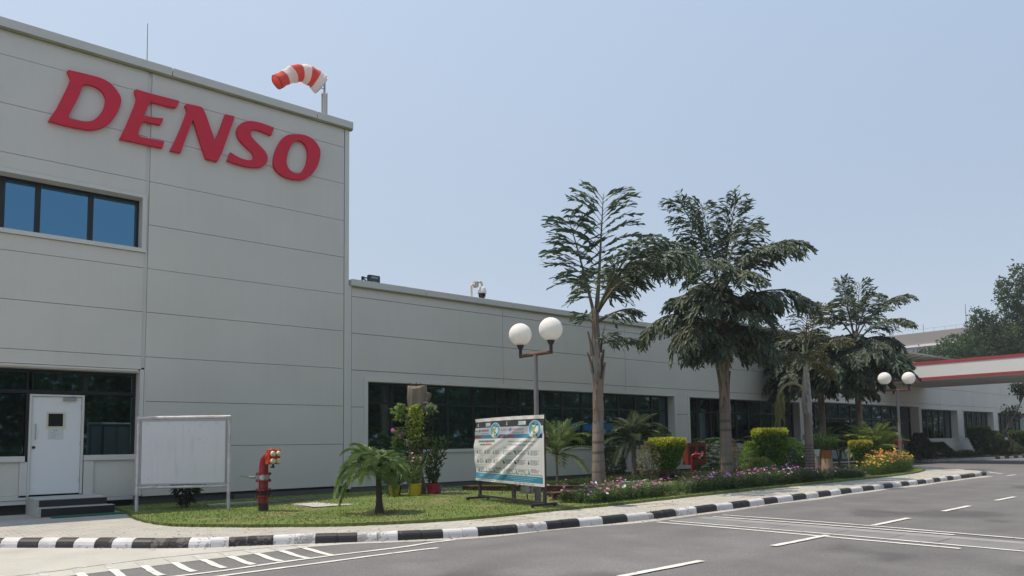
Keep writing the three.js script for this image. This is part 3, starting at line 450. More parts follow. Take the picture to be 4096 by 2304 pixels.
{ // the company sign: five raised letters
  const sign = thing('company_sign', 'big red raised five-letter company name across the upper grey wall', 'sign', [6.3, 9.2, ZF]);
  const K = 1.834, F = 2971.85, yaw = 0.710555, pitch = 0.07888, roll = -0.013919;
  const f = V(Math.sin(yaw) * Math.cos(pitch), Math.sin(pitch), -Math.cos(yaw) * Math.cos(pitch)), r0 = V(Math.cos(yaw), 0, Math.sin(yaw)), u0 = new THREE.Vector3().crossVectors(r0, f);
  const r = r0.clone().multiplyScalar(Math.cos(roll)).addScaledVector(u0, Math.sin(roll)), u = r0.clone().multiplyScalar(-Math.sin(roll)).addScaledVector(u0, Math.cos(roll));
  const W = (px, py) => { const d = f.clone().addScaledVector(r, (px / K - 2048) / F).addScaledVector(u, -(py / K - 1536) / F), t = (ZF + 0.10) / d.z; return new THREE.Vector2(d.x * t, 1.6 + d.y * t); };   // outline measured on the wall plane
  const poly = a => { const o = []; for (let i = 0; i < a.length; i += 2) o.push(W(a[i], a[i + 1])); return o; };
  const spl = a => new THREE.SplineCurve(poly([...a, a[0], a[1]])).getPoints(a.length * 3).slice(0, -1);
  const part2 = (a, b) => [...poly(a), ...new THREE.SplineCurve(poly(b)).getPoints(40)];
  const letters = [
    [part2([640, 948, 560, 935, 470, 915, 357, 885, 366, 868, 415, 800, 470, 690, 508, 612, 517, 580, 512, 562, 495, 525, 500, 513, 600, 535], [700, 560, 766, 584, 822, 622, 868, 680, 888, 726, 880, 775, 858, 828, 822, 880, 788, 910, 745, 934, 690, 948, 642, 949]),
      part2([590, 887, 540, 879, 512, 868, 503, 852, 530, 800, 575, 715, 605, 640, 613, 620, 640, 618], [660, 622, 700, 634, 745, 665, 770, 710, 772, 750, 757, 800, 727, 845, 692, 877, 650, 890, 592, 888])],
    [poly([1000, 655, 1100, 685, 1210, 713, 1315, 740, 1305, 765, 1290, 788, 1240, 779, 1112, 745, 1098, 752, 1075, 800, 1055, 848, 1120, 860, 1197, 869, 1190, 890, 1175, 913, 1120, 902, 1062, 890, 1044, 897, 1028, 930, 1011, 980, 1018, 996, 1036, 1004, 1100, 1017, 1205, 1038, 1190, 1083, 1100, 1065, 990, 1040, 880, 1017, 888, 1000, 920, 938, 960, 845, 998, 750, 1003, 715, 993, 690, 988, 665])],
    [poly([1370, 761, 1440, 775, 1478, 786, 1490, 797, 1510, 842, 1545, 942, 1578, 1035, 1600, 985, 1630, 910, 1655, 838, 1720, 853, 1710, 890, 1670, 1000, 1630, 1112, 1595, 1182, 1560, 1175, 1512, 1163, 1500, 1130, 1460, 1010, 1425, 892, 1415, 876, 1395, 928, 1355, 1032, 1325, 1118, 1250, 1103, 1290, 1025, 1340, 912, 1373, 822, 1370, 795, 1358, 775])],
    [[...poly([2010, 938, 2000, 965, 1990, 990]), ...new THREE.SplineCurve(poly([1988, 990, 1950, 974, 1900, 953, 1862, 948, 1842, 960, 1840, 985, 1852, 1012, 1900, 1062, 1945, 1110, 1962, 1147, 1960, 1182, 1940, 1210, 1900, 1225, 1840, 1225, 1780, 1213, 1720, 1195, 1668, 1176])).getPoints(60), ...poly([1680, 1150, 1692, 1118]), ...new THREE.SplineCurve(poly([1694, 1119, 1720, 1136, 1765, 1160, 1810, 1174, 1848, 1174, 1863, 1160, 1862, 1140, 1850, 1115, 1800, 1070, 1760, 1025, 1742, 985, 1740, 955, 1755, 920, 1790, 896, 1840, 888, 1900, 898, 1950, 914, 2006, 935])).getPoints(60)]],
    [spl([2120, 988, 2200, 985, 2260, 1000, 2310, 1035, 2340, 1078, 2350, 1112, 2346, 1160, 2330, 1212, 2300, 1262, 2260, 1300, 2210, 1317, 2140, 1311, 2080, 1290, 2035, 1257, 2012, 1220, 2010, 1175, 2020, 1120, 2045, 1060, 2080, 1010]), spl([2190, 1028, 2225, 1045, 2250, 1080, 2260, 1122, 2255, 1175, 2240, 1224, 2215, 1258, 2180, 1272, 2145, 1261, 2115, 1231, 2103, 1190, 2108, 1140, 2130, 1080, 2160, 1041])],
  ];
  for (const [outer, hole] of letters) {
    const s = new THREE.Shape(outer); if (hole) s.holes.push(new THREE.Path(hole));
    const g = new THREE.ExtrudeGeometry(s, { depth: 0.085, bevelEnabled: true, bevelThickness: 0.012, bevelSize: 0.006, bevelSegments: 2 }); g.translate(0, 0, ZF + 0.008); part('letter', g, M.red, sign);
  }
}
// --- the long low wing
const low = thing('office_wing', 'long low single-storey grey wing with dark ribbon windows behind the palms', 'building', [45, 0, ZF]);
{
  part('wall_core', bx(10.78, 92, 0, 6.35, -50, -21.0), M.dark, low);
  const rows = [0.34, 1.62, 2.74, 3.855, 4.975, 6.1, 6.42];
  const wins = [[11.42, 26.6, 1.42, 3.53], [27.70, 37.4, 1.42, 3.53], [38.7, 53.2, 0.24, 3.62], [53.6, 60.2, 1.48, 3.50], [61.4, 68.0, 1.48, 3.50], [69.1, 76.4, 1.48, 3.50], [77.5, 84, 1.48, 3.5]];
  const op = wins.map(([a, b, c, d], i) => i === 2 ? [a - 0.05, b + 0.05, -1, d + 0.05] : [a - 0.12, b + 0.12, c - 0.10, d + 0.12]);
  panels(low, [10.86, 16.83, 23.4, 30.29, 36.9, 43.4, 50.3, 57, 63.6, 70.2, 77, 84, 92], rows, op, M.clad, 0.008);
  part('corner_trim', bx(10.765, 10.852, 0.3, 6.42, ZF - 0.07, ZF + 0.006), M.trim, low);
  let a = 10.82; for (const b of [13.55, 17.3, 20.6, 24.6, 28.6, 32.6, 36.6, 40.6, 44.6, 48.6, 52.6, 56.6, 64, 92]) { part('coping', rbx(a + 0.008, b - 0.008, 6.42, 6.62, ZF - 0.30, ZF + 0.09, 0.012), M.coping, low); a = b; }
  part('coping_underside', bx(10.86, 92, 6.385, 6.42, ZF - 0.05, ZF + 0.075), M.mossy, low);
  part('roof', bx(10.78, 92, 6.35, 6.40, -50, ZF - 0.31), M.plinth, low);
  part('plinth', [bx(10.8, 38.5, 0.1, 0.335, -20.2, ZF - 0.02), bx(53.4, 92, 0, 0.335, -20.2, ZF - 0.02)], M.plinth, low);
  const D = 0.42, m1 = evenly(11.42, 26.6, 14);
  makeWindow(low, { x0: 11.42, x1: 26.6, y0: 1.42, y1: 3.53, depth: D, mull: m1, trans: [2.9], glass: M.glassLow });
  makeWindow(low, { x0: 27.70, x1: 37.4, y0: 1.42, y1: 3.53, depth: D, mull: evenly(27.7, 37.4, 9), trans: [2.9], glass: M.glassLow });
  makeWindow(low, { x0: 38.7, x1: 53.2, y0: 0.24, y1: 3.62, depth: 0.6, mull: evenly(38.7, 53.2, 10), trans: [2.75], glass: M.glassLow, band: 0.05, sill: 0.02 });
  for (const w of wins.slice(3)) makeWindow(low, { x0: w[0], x1: w[1], y0: w[2], y1: w[3], depth: 0.5, mull: evenly(w[0], w[1], 6), glass: M.glassLow });
  // the metal roof edge that tips up over the parapet
  const z0 = -20.25, z1 = -19.15, y0 = 6.80, y1 = 7.0, rf = [], rb = [];
  const sheet = (x0, x1) => { const g = new THREE.BoxGeometry(x1 - x0, 0.03, Math.hypot(z1 - z0, y1 - y0)); g.rotateX(-Math.atan2(y1 - y0, z1 - z0)); g.translate((x0 + x1) / 2, (y0 + y1) / 2, (z0 + z1) / 2); return g; };
  rf.push(sheet(27, 62), bx(27, 62, 6.62, 6.81, -20.34, -20.27), bx(27, 62, 6.95, 7.06, -19.16, -19.13));
  for (let x = 27.3; x < 62; x += 1.25) rb.push(bar([x, y0 - 0.045, z0], [x, y1 - 0.045, z1], 0.06, 0.06));
  const roof = part('metal_eave', rf, M.metalRoof, low); for (const g of rb) part('rib', g, M.metalRoof, roof);
}
// --- entrance canopy reaching out over the drive
const can = thing('entrance_canopy', 'flat entrance canopy with two red stripes reaching out from the wing', 'canopy', [50.8, 0, -12]);
{
  const x0 = 47.3, x1 = 54.4, z0 = ZF + 0.03, z1 = -2.6;
  part('roof_slab', bx(x0 + 0.1, x1 - 0.1, 5.02, 5.95, z0, z1 - 0.1), M.fascia, can);
  part('fascia', [bx(x0, x0 + 0.09, 5.13, 5.885, z0, z1), bx(x1 - 0.09, x1, 5.13, 5.885, z0, z1), bx(x0 + 0.1, x1 - 0.1, 5.13, 5.885, z1 - 0.09, z1)], M.fascia, can);
  part('red_stripe', [bx(x0 - 0.03, x0 + 0.12, 5.89, 6.06, z0, z1 + 0.03), bx(x1 - 0.12, x1 + 0.03, 5.89, 6.06, z0, z1 + 0.03), bx(x0 + 0.121, x1 - 0.121, 5.89, 6.06, z1 - 0.1, z1 + 0.03)], M.fascRed, can); part('red_stripe', [bx(x0 - 0.02, x0 + 0.09, 4.985, 5.125, z0, z1 + 0.02), bx(x1 - 0.09, x1 + 0.02, 4.985, 5.125, z0, z1 + 0.02), bx(x0 + 0.091, x1 - 0.091, 4.985, 5.125, z1 - 0.09, z1 + 0.02)], M.fascRed, can);
  part('soffit', bx(x0 + 0.3, x1 - 0.3, 4.955, 4.982, z0, z1 - 0.3), mat([0.52, 0.49, 0.43], 0.8), can);
  part('soffit_edge', [bx(x0 + 0.02, x0 + 0.28, 4.93, 4.981, z0, z1), bx(x1 - 0.28, x1 - 0.02, 4.93, 4.981, z0, z1)], mat([0.50, 0.47, 0.41], 0.8), can);
  for (const x of [49.2, 52.6]) part('column', rod([x, 0, -4.2], [x, 4.96, -4.2], 0.22, 20), M.fascia, can);
}
// --- factory hall far behind
const fac = thing('factory_hall', 'large grey-mauve factory hall with a white band far behind the trees', 'building', [135, 0, -55]);
{
  part('wall', bx(120.3, 160, 0, 15.3, -100, -10), mat([0.42, 0.46, 0.52], 0.7), fac);
  part('upper_wall', bx(120, 160, 15.55, 17.4, -100, -10), M.factory, fac);
  part('white_band', bx(119.8, 160, 15.25, 15.55, -100, -10), mat([0.75, 0.75, 0.74], 0.6), fac);
  part('antenna', rod([121, 17.4, -38.3], [121, 21.0, -38.3], 0.05, 6, 0.03), M.iron, fac); part('antenna', rod([121, 17.4, -44.2], [121, 18.7, -44.2], 0.05, 6, 0.03), M.iron, fac);
  const rl = [rod([120.4, 18.0, -62], [120.4, 18.0, -20], 0.035, 5)]; for (let z = -62; z < -20; z += 1.5) rl.push(rod([120.4, 17.4, z], [120.4, 18.0, z], 0.03, 5)); part('roof_railing', rl, mat([0.5, 0.5, 0.5], 0.6), fac);
}
// --- steps and mat at the side door
{
  const st = thing('door_steps', 'two low grey steps with black risers under the white door', 'steps', [3.4, 0.166, -19.4]);
  part('landing', [bx(2.74, 4.12, 0.1, 0.51, -20.4, -19.03), bx(2.74, 4.22, 0.1, 0.335, -19.028, -18.75)], M.slab, st);
  part('riser', bx(2.80, 4.12, 0.35, 0.49, -19.029, -19.02), M.black, st); part('riser', bx(2.80, 4.22, 0.150, 0.325, -18.749, -18.74), M.black, st);
  single('door_mat', bx(2.95, 4.5, 0.143, 0.163, -18.72, -18.28), mat([0.012, 0.115, 0.070], 0.95, { bumpMap: tex(64, 64, (u, v) => { const k = hash(Math.floor(u * 64), Math.floor(v * 64), 2); return [k, k, k]; }, 4, 4, true), bumpScale: 0.01 }), 'flat green mat lying in front of the door steps', 'door mat');
}
// --- on the roofs
{
  const rodT = thing('lightning_rod', 'thin bare lightning rod standing on the tall block parapet', 'rod', [5.07, 11.5, -20.4]);
  part('rod', rod([5.07, 11.4, -20.4], [5.06, 12.75, -20.4], 0.012, 8, 0.008), M.pole, rodT); part('foot', bx(5.0, 5.14, 11.35, 11.53, -20.46, -20.34), M.iron, rodT);
  const ws = thing('windsock', 'red and white striped windsock on a short mast above the roof edge', 'windsock', [10.75, 11.3, -21.5]);
  const mx = 10.66; const mast = []; for (const [i, j] of [[-1, -1], [1, -1], [-1, 1], [1, 1]]) mast.push(rod([mx + i * 0.062, 11.2, -21.5 + j * 0.062], [mx + i * 0.062, 12.98, -21.5 + j * 0.062], 0.016, 6));
  for (let y = 11.4; y < 12.9; y += 0.16) mast.push(bx(mx - 0.06, mx + 0.06, y, y + 0.05, -21.445, -21.44), bx(mx - 0.06, mx + 0.06, y + 0.08, y + 0.13, -21.56, -21.555));
  mast.push(bx(mx - 0.05, mx + 0.05, 11.2, 12.95, -21.55, -21.45)); part('mast', mast, mat([0.66, 0.61, 0.57], 0.5, { metalness: 0.3 }), ws); part('mast_head', [rod([mx, 12.93, -21.5], [mx, 13.3, -21.5], 0.035), rod([mx - 0.2, 13.1, -21.5], [mx + 0.02, 13.12, -21.5], 0.015)], M.steel, ws);
  const c = new THREE.CatmullRomCurve3([V(10.55, 13.22, -21.5), V(10.30, 13.36, -21.5), V(10.02, 13.40, -21.49), V(9.72, 13.34, -21.47), V(9.38, 13.10, -21.45), V(9.03, 12.80, -21.43)]), N = 60, RD = 28, rad = t => lerp(0.35, 0.205, t) + 0.012 * Math.sin(t * 21) + (t < 0.04 ? 0 : 0.008 * Math.sin(t * 47));
  const ring = t => { const p = c.getPoint(t), d = c.getTangent(t), s = V(0, 0, 1), u = new THREE.Vector3().crossVectors(s, d).normalize(); return Array.from({ length: RD + 1 }, (_, k) => { const a = k / RD * 6.283, q = rad(t) * (1 + 0.035 * Math.sin(a * 5 + t * 9) * t); return p.clone().addScaledVector(s, Math.cos(a) * q * 0.93).addScaledVector(u, Math.sin(a) * q); }); };
  const cuts = [0, 0.17, 0.35, 0.52, 0.70, 0.85, 1];
  for (let b = 0; b < 6; b++) {
    const pos = [], n = 9; for (let i = 0; i < n; i++) { const A = ring(lerp(cuts[b], cuts[b + 1], i / n)), B = ring(lerp(cuts[b], cuts[b + 1], (i + 1) / n)); for (let k = 0; k < RD; k++) for (const v of [A[k], B[k], B[k + 1], A[k], B[k + 1], A[k + 1]]) pos.push(v.x, v.y, v.z); }
    const g = new THREE.BufferGeometry(); g.setAttribute('position', new THREE.BufferAttribute(new Float32Array(pos), 3)); g.computeVertexNormals();
    part('fabric_band', g, new THREE.MeshPhysicalMaterial({ color: b % 2 ? lin(0.72, 0.085, 0.06) : lin(0.85, 0.83, 0.78), roughness: 0.9, transmission: 0.45, thickness: 0, side: THREE.DoubleSide }), ws);
  }
  part('hoop', tube(ring(0).slice(0, RD), 0.012, 40, 6, true), M.steel, ws); part('hem', tube(ring(1).slice(0, RD), 0.010, 40, 6, true), M.black, ws);
  const fl = thing('floodlight', 'dark blue floodlight turned backwards on the low roof edge', 'floodlight', [11.75, 6.6, -20.2]);
  part('housing', rbx(11.56, 11.98, 6.47, 6.915, -20.36, -20.22, 0.04), mat([0.035, 0.055, 0.085], 0.5), fl); part('label_plate', bx(11.64, 11.89, 6.795, 6.86, -20.222, -20.212), mat([0.27, 0.28, 0.24], 0.6), fl);
  part('maker_mark', bx(11.70, 11.84, 6.705, 6.722, -20.222, -20.215), mat([0.30, 0.33, 0.36], 0.6), fl);
  part('bracket', [bar([11.38, 6.5, -20.3], [11.38, 6.83, -20.3], 0.05, 0.05), bar([11.38, 6.82, -20.3], [11.58, 6.79, -20.3], 0.03, 0.03), bar([11.40, 6.79, -20.3], [11.57, 6.66, -20.3], 0.03, 0.03)], M.black, fl);
  const cm = thing('security_camera', 'white dome security camera hanging from a bent pipe on the roof', 'camera', [15.66, 6.6, -20.3]);
  part('pipe', [tube([[15.66, 6.5, -20.3], [15.66, 6.9, -20.3], [15.66, 7.08, -20.3], [15.68, 7.12, -20.3], [15.74, 7.13, -20.3], [15.84, 7.15, -20.3]], 0.038, 30, 10), tube([[15.9, 7.17, -20.3], [15.97, 7.24, -20.3], [16.06, 7.28, -20.3], [16.12, 7.22, -20.3], [16.13, 7.08, -20.3]], 0.036, 30, 10)], M.cream, cm);
  part('junction_box', [rbx(15.81, 15.91, 7.05, 7.26, -20.4, -20.2, 0.015), bx(15.78, 15.805, 7.06, 7.25, -20.36, -20.24)], mat([0.5, 0.47, 0.42], 0.6), cm);
  part('housing', lathe([[0.001, 7.12], [0.06, 7.12], [0.11, 7.09], [0.135, 7.03], [0.16, 6.92], [0.163, 6.88], [0.14, 6.865]], 16.13, 0, -20.3), M.white, cm);
  part('lens_dome', lathe([[0.128, 6.875], [0.13, 6.80], [0.115, 6.74], [0.08, 6.70], [0.04, 6.685], [0.001, 6.68]], 16.13, 0, -20.3), mat([0.01, 0.01, 0.015], 0.1), cm);
}
// ---------------------------------------------------------------- things on the lawn and street furniture
{ // blank notice board
  const A = V(4.44, 0.2, -17.92), B = V(6.10, 0.2, -16.79), d = B.clone().sub(A).normalize(), n = V(-d.z, 0, d.x);   // n faces the road
  const t = thing('notice_board', 'blank white notice board on a pale tube frame beside the side door', 'notice board', [5.27, 0.2, -17.35]);
  const at = (s, y, o = 0) => A.clone().addScaledVector(d, s).addScaledVector(n, o).setY(0.2 + y), L = A.distanceTo(B);
  for (const s of [0.03, L - 0.03]) part('post', rod(at(s, -0.06), at(s, 2.06), 0.036, 14), M.lilac, t);
  part('top_rail', rod(at(0, 2.06), at(L, 2.07), 0.038, 14), M.lilac, t); part('bottom_rail', rod(at(0.05, 0.525), at(L - 0.05, 0.535), 0.032, 14), M.lilac, t);
  part('panel', bar(at(0.115, 1.295), at(L - 0.115, 1.295), 0.03, 1.37), M.board, t);
  const fr = [bar(at(0.1, 1.995), at(L - 0.1, 1.995), 0.04, 0.03), bar(at(0.1, 0.595), at(L - 0.1, 0.595), 0.04, 0.03), bar(at(0.1, 0.6), at(0.1, 1.99), 0.03, 0.04), bar(at(L - 0.1, 0.6), at(L - 0.1, 1.99), 0.03, 0.04)];
  part('panel_edge', fr, mat([0.36, 0.36, 0.38], 0.5), t); const ribs = []; for (const s of [0.5, 1.0, 1.5]) ribs.push(bar(at(s, 0.6, -0.035), at(s, 2.0, -0.035), 0.04, 0.04)); part('back_rib', ribs, M.pole, t);
  const brk = []; for (const [s, y] of [[0.45, 2.02], [1.55, 2.02], [0.45, 0.565], [1.55, 0.565]]) brk.push(bar(at(s - 0.02, y), at(s + 0.02, y), 0.03, 0.05)); part('clip', brk, M.lilac, t);
}
{ // dry fire inlet with four capped outlets
  const x = 6.49, z = -15.87, t = thing('fire_inlet', 'red fire brigade inlet pipe with orange head and four cream caps on the lawn', 'fire hydrant', [x, 0.2, z]);
  const f = V(0.27, 0, 0.96).normalize(), s = V(0.96, 0, -0.27).normalize();   // the head looks this way
  const P = (a, y, b = 0) => V(x, 0.2 + y, z).addScaledVector(f, a).addScaledVector(s, b);
  part('base', rod(P(0, -0.05), P(0, 0.17), 0.105, 20), mat([0.045, 0.03, 0.028], 0.9), t);
  part('standpipe', [rod(P(0, 0.17), P(0, 0.75), 0.10, 24), tube([P(0, 0.72), P(0, 0.88), P(0.005, 0.99), P(0.05, 1.10), P(0.14, 1.165), P(0.24, 1.18)], 0.10, 40, 24)], M.hydRed, t);
  for (const y of [0.32, 0.455, 0.655, 0.80]) { const fl = part('flange', rod(P(0, y - 0.013), P(0, y + 0.013), 0.165, 28), M.hydRed, t); const bolts = []; for (let k = 0; k < 8; k++) { const a = k * 0.785 + 0.2; bolts.push(rod([x + Math.cos(a) * 0.14, 0.2 + y - 0.03, z + Math.sin(a) * 0.14], [x + Math.cos(a) * 0.14, 0.2 + y + 0.03, z + Math.sin(a) * 0.14], 0.013, 6)); } part('bolts', bolts, M.iron, fl); }
  const tie = []; for (let k = 0; k < 6; k++) { const a = k * 1.047 + 0.3, c = Math.cos(a) * 0.14, q = Math.sin(a) * 0.14; tie.push(rod([x + c, 0.5, z + q], [x + c, 0.68, z + q], 0.011, 6)); } part('tie_rod', tie, M.iron, t); part('joint_sleeve', rod(P(0, 0.33), P(0, 0.45), 0.112, 20), M.iron, t);
  const vb = part('valve_body', rod(P(0, 0.67), P(0, 0.787), 0.125, 24), M.steel, t); const lv = [rod(P(-0.1, 0.725, -0.12), P(-0.16, 0.74, -0.26), 0.028), bar(P(-0.16, 0.735, -0.25), P(-0.22, 0.775, -0.46), 0.05, 0.018)]; part('lever', lv, M.steel, vb);
  part('collar', rod(P(0.22, 1.18), P(0.255, 1.18), 0.15, 28), M.hydRed, t);
  const head = part('head', [bar(P(0.257, 1.175), P(0.36, 1.165), 0.30, 0.31), rod(P(0.25, 1.18), P(0.30, 1.175), 0.165, 28)], M.orange, t);
  for (const i of [-1, 1]) for (const j of [-1, 1]) { part('outlet_cap', [rod(P(0.36, 1.165 + j * 0.077, i * 0.077), P(0.43, 1.155 + j * 0.077, i * 0.077), 0.058, 20, 0.054), rod(P(0.43, 1.155 + j * 0.077, i * 0.077), P(0.45, 1.153 + j * 0.077, i * 0.077), 0.03, 12)], M.cream, head); part('outlet_ring', rod(P(0.35, 1.166 + j * 0.077, i * 0.077), P(0.375, 1.163 + j * 0.077, i * 0.077), 0.068, 20), M.orange, head); }
  part('drain_cock', [rod(P(0.31, 1.02), P(0.31, 0.93), 0.022), bar(P(0.31, 0.95, -0.06), P(0.31, 0.95, 0.04), 0.02, 0.03)], M.iron, t);
}
single('concrete_slab', [flat([[7.54, -15.58], [9.06, -15.56], [9.10, -16.80], [7.62, -16.86]], 0.232), bx(7.58, 9.05, 0.18, 0.229, -16.82, -15.60)], M.slab, 'pale flat concrete cover slab in the lawn beside the small palm', 'cover slab');
single('drain_cover_slab', [bx(7.5, 9.6, 0.18, 0.228, -18.55, -17.75), bx(7.9, 9.2, 0.226, 0.240, -18.4, -17.9)], M.plinth, 'dark drain cover slab in the shade along the wall foot', 'cover slab');
single('kerb_stone', bx(6.1, 7.3, 0.18, 0.24, -18.35, -18.15), M.slab, 'single pale kerb stone lying in the lawn behind the fire inlet', 'kerb stone');
{ // health notice on a wheeled steel stand
  const A = V(11.36, 0.2, -14.50), B = V(10.99, 0.2, -11.72), d = B.clone().sub(A).normalize(), n = V(-d.z, 0, d.x).negate(); if (n.x > 0) n.negate();
  const L = A.distanceTo(B), at = (s, y, o = 0) => A.clone().addScaledVector(d, s).addScaledVector(n, o).setY(0.2 + y);
  const t = thing('banner_stand', 'white and blue creased health notice banner on a black steel stand', 'banner stand', [11.17, 0.2, -13.1]);
  for (const [s, h] of [[0.05, 2.0], [L - 0.03, 2.02]]) part('post', bar(at(s, 0.05), at(s, h), 0.06, 0.06), M.iron, t);
  part('top_rail', bar(at(0.02, 1.96), at(L, 1.94), 0.045, 0.045), M.iron, t); part('bottom_rail', bar(at(-0.02, 0.12), at(L, 0.10), 0.05, 0.05), M.iron, t);
  for (const s of [0.02, L - 0.02]) part('foot', [bar(at(s, 0.075, 0.36), at(s, 0.075, -0.30), 0.07, 0.05), bar(at(s, 0.02, 0.33), at(s, 0.06, 0.33), 0.05, 0.05), bar(at(s, 0.02, -0.25), at(s, 0.06, -0.25), 0.05, 0.05)], M.iron, t);
  // print
  const cv = document.createElement('canvas'); cv.width = 1400; cv.height = 1000; const c = cv.getContext('2d');
  c.fillStyle = '#e4e2e0'; c.fillRect(0, 0, 1400, 1000);
  const R = (col, x, y, w, h) => { c.fillStyle = col; c.fillRect(x, y, w, h); }, T = (s, x, y, size, col, w = 'bold', al = 'left') => { c.font = `${w} ${size}px sans-serif`; c.textAlign = al; c.fillStyle = col; c.fillText(s, x, y); };
  R('#2d2c30', 0, 52, 1400, 98); R('#b9bdc4', 0, 152, 1400, 112); R('#2f7f9c', 0, 264, 1400, 60); R('#224a77', 520, 264, 180, 60); R('#22406b', 1240, 264, 160, 60);
  for (const x of [30, 110, 610, 760, 820]) { c.fillStyle = '#8d3a45'; c.beginPath(); c.ellipse(x, 296, 44, 24, 0, 0, 7); c.fill(); c.fillStyle = '#c9b9bd'; for (let k = 0; k < 7; k++) c.fillRect(x - 34 + k * 10, 280 + (k * 37) % 30, 4, 4); }
  for (const x of [45, 690]) { R('#d8d8d6', x, 74, 14, 34); R('#d8d8d6', x - 6, 112, 26, 12); }
  for (const [x, w] of [[230, 110], [930, 150]]) { R('#cfe3e6', x, 76, w, 54); T('Integrate', x + 22, 98, 20, '#37505a'); T('Integrity', x + 22, 122, 20, '#37505a'); R('#2f8aa6', x + 4, 84, 12, 38); }
  const fam = (x, y, s) => { c.fillStyle = '#dfe9ec'; c.beginPath(); c.ellipse(x, y, 112 * s, 118 * s, 0, 0, 7); c.fill(); c.fillStyle = '#55a9c9'; c.beginPath(); c.ellipse(x, y, 104 * s, 110 * s, 0, 0, 7); c.fill();
    for (const [dx, dy, q, sh, hair] of [[-26, -50, 1, '#a8b23a', '#3b2a2a'], [36, -38, 0.95, '#e7e4e2', '#4a2a2a'], [-40, 42, 0.72, '#e8e6e0', '#caa'], [8, 52, 0.72, '#a8b23a', '#33261f']]) { c.fillStyle = sh; c.beginPath(); c.ellipse(x + dx * s, y + (dy + 52 * q) * s, 34 * q * s, 40 * q * s, 0, 0, 7); c.fill(); c.fillStyle = '#efe3da'; c.beginPath(); c.arc(x + dx * s, y + dy * s, 23 * q * s, 0, 7); c.fill(); c.fillStyle = hair; c.beginPath(); c.arc(x + dx * s, y + (dy - 6 * q) * s, 23 * q * s, Math.PI, 0); c.fill(); }
    R('#27588f', x + 24 * s, y + 62 * s, 30 * s, 40 * s); };
  const dash = (x, y, w, col, h = 6) => { c.fillStyle = col; let p = x; let k = 0; while (p < x + w) { const q = 10 + ((k * 37) % 23); c.fillRect(p, y, Math.min(q, x + w - p), h); p += q + 5; k++; } };
  T('NOVEL C', 570, 212, 42, '#a0526a'); T('RONAVIRUS', 800, 212, 42, '#a0526a'); c.fillStyle = '#3a7f9f'; c.beginPath(); c.arc(776, 198, 26, 0, 7); c.fill(); T('(COVID-19)', 830, 256, 38, '#3f5d92');
  c.fillStyle = '#3a7f9f'; c.beginPath(); c.arc(98, 198, 24, 0, 7); c.fill(); dash(0, 186, 66, '#a0526a', 26); dash(132, 184, 176, '#a0526a', 30); R('#a0526a', 132, 180, 176, 4); T('(COVID-19)', 134, 256, 34, '#3f5d92');
  fam(452, 196, 1); fam(1242, 196, 1.08);
  T('Protect yourself and others!', 740, 386, 38, '#4d5f55'); T("Follow these Do's and ", 740, 432, 32, '#3c4a58'); T("Don'ts", 1115, 432, 32, '#b8473f');
  dash(84, 356, 380, '#3f6f58', 26); R('#3f6f58', 84, 352, 380, 4); dash(120, 408, 120, '#3c4a58', 22); dash(250, 408, 150, '#b8473f', 22); R('#b8473f', 250, 404, 150, 4);
  T("Do's", 640, 476, 30, '#3f7a55'); T("Don'ts", 1165, 778, 30, '#b8473f'); dash(460, 768, 110, '#b8473f', 16);
  for (const y of [500, 640, 790]) { for (const x of [30, 630]) { c.strokeStyle = '#b5b5b3'; c.lineWidth = 3; c.strokeRect(x, y - 22, x < 100 ? 550 : 720, 120); } }
  for (let r = 0; r < 3; r++) for (const [x0, w] of [[50, 180], [630, 240]]) for (let k = 0; k < 3; k++) {
    const x = x0 + k * w, y = 500 + r * 140; c.fillStyle = k === 1 && r === 0 ? '#23282c' : '#6fa3b8'; c.beginPath(); c.arc(x + 16, y + 16, 13, 0, 7); c.fill(); R(r === 1 ? '#3c3f44' : '#5f9db5', x + 2, y + 30, 30, 34);
    if (r === 2) T('x', x - 10, y + 4, 34, '#a8363a'); for (let q = 0; q < (r === 2 ? 3 : 5); q++) dash(x + 46, y + q * 15, w - 78 - (q * 29) % 40, '#4a4f56', 8);
  }
  R('#2e8dac', 0, 868, 1400, 92); R('#e4e2e0', 1372, 152, 28, 810); T('Together we can fight Coronavirus', 700, 858, 40, '#4d6a5c'); dash(40, 834, 480, '#4d6a5c', 22);
  for (let q = 0; q < 3; q++) { dash(60 + q * 30, 888 + q * 24, 420 - q * 60, '#8fc7d8', 9); dash(700 + q * 60, 888 + q * 24, 560 - q * 120, '#8fc7d8', 9); } for (let k = 0; k < 5; k++) { dash(130 + k * 60, 972, 44, '#4a4a4a', 9); dash(830 + k * 80, 976, 56, '#4a4a4a', 9); }
  const tx = new THREE.CanvasTexture(cv); tx.colorSpace = THREE.SRGBColorSpace;
  // cloth, stretched between the posts, sagging in diagonal creases
  const nx = 90, ny = 64, pos = [], uv = [], P = [];
  for (let j = 0; j <= ny; j++) for (let i = 0; i <= nx; i++) {
    const u = i / nx, v = j / ny, s = lerp(-0.04, L + 0.05, u) + 0.025 * Math.sin(v * 9) * (1 - u) * (1 - u) - (u < 0.1 ? 0.06 * Math.sin(v * 3.14) * (1 - u * 10) : 0), y = lerp(0.49, 1.99, v) - 0.045 * u * (1 - v) + 0.012 * Math.sin(u * 3.14) * v;
    const crease = (k, w, h, a) => { const q = (v - (k + a * u)); return h * Math.exp(-q * q / (w * w)); }, mid = Math.sin(u * 3.1416) * Math.sin(v * 3.1416);
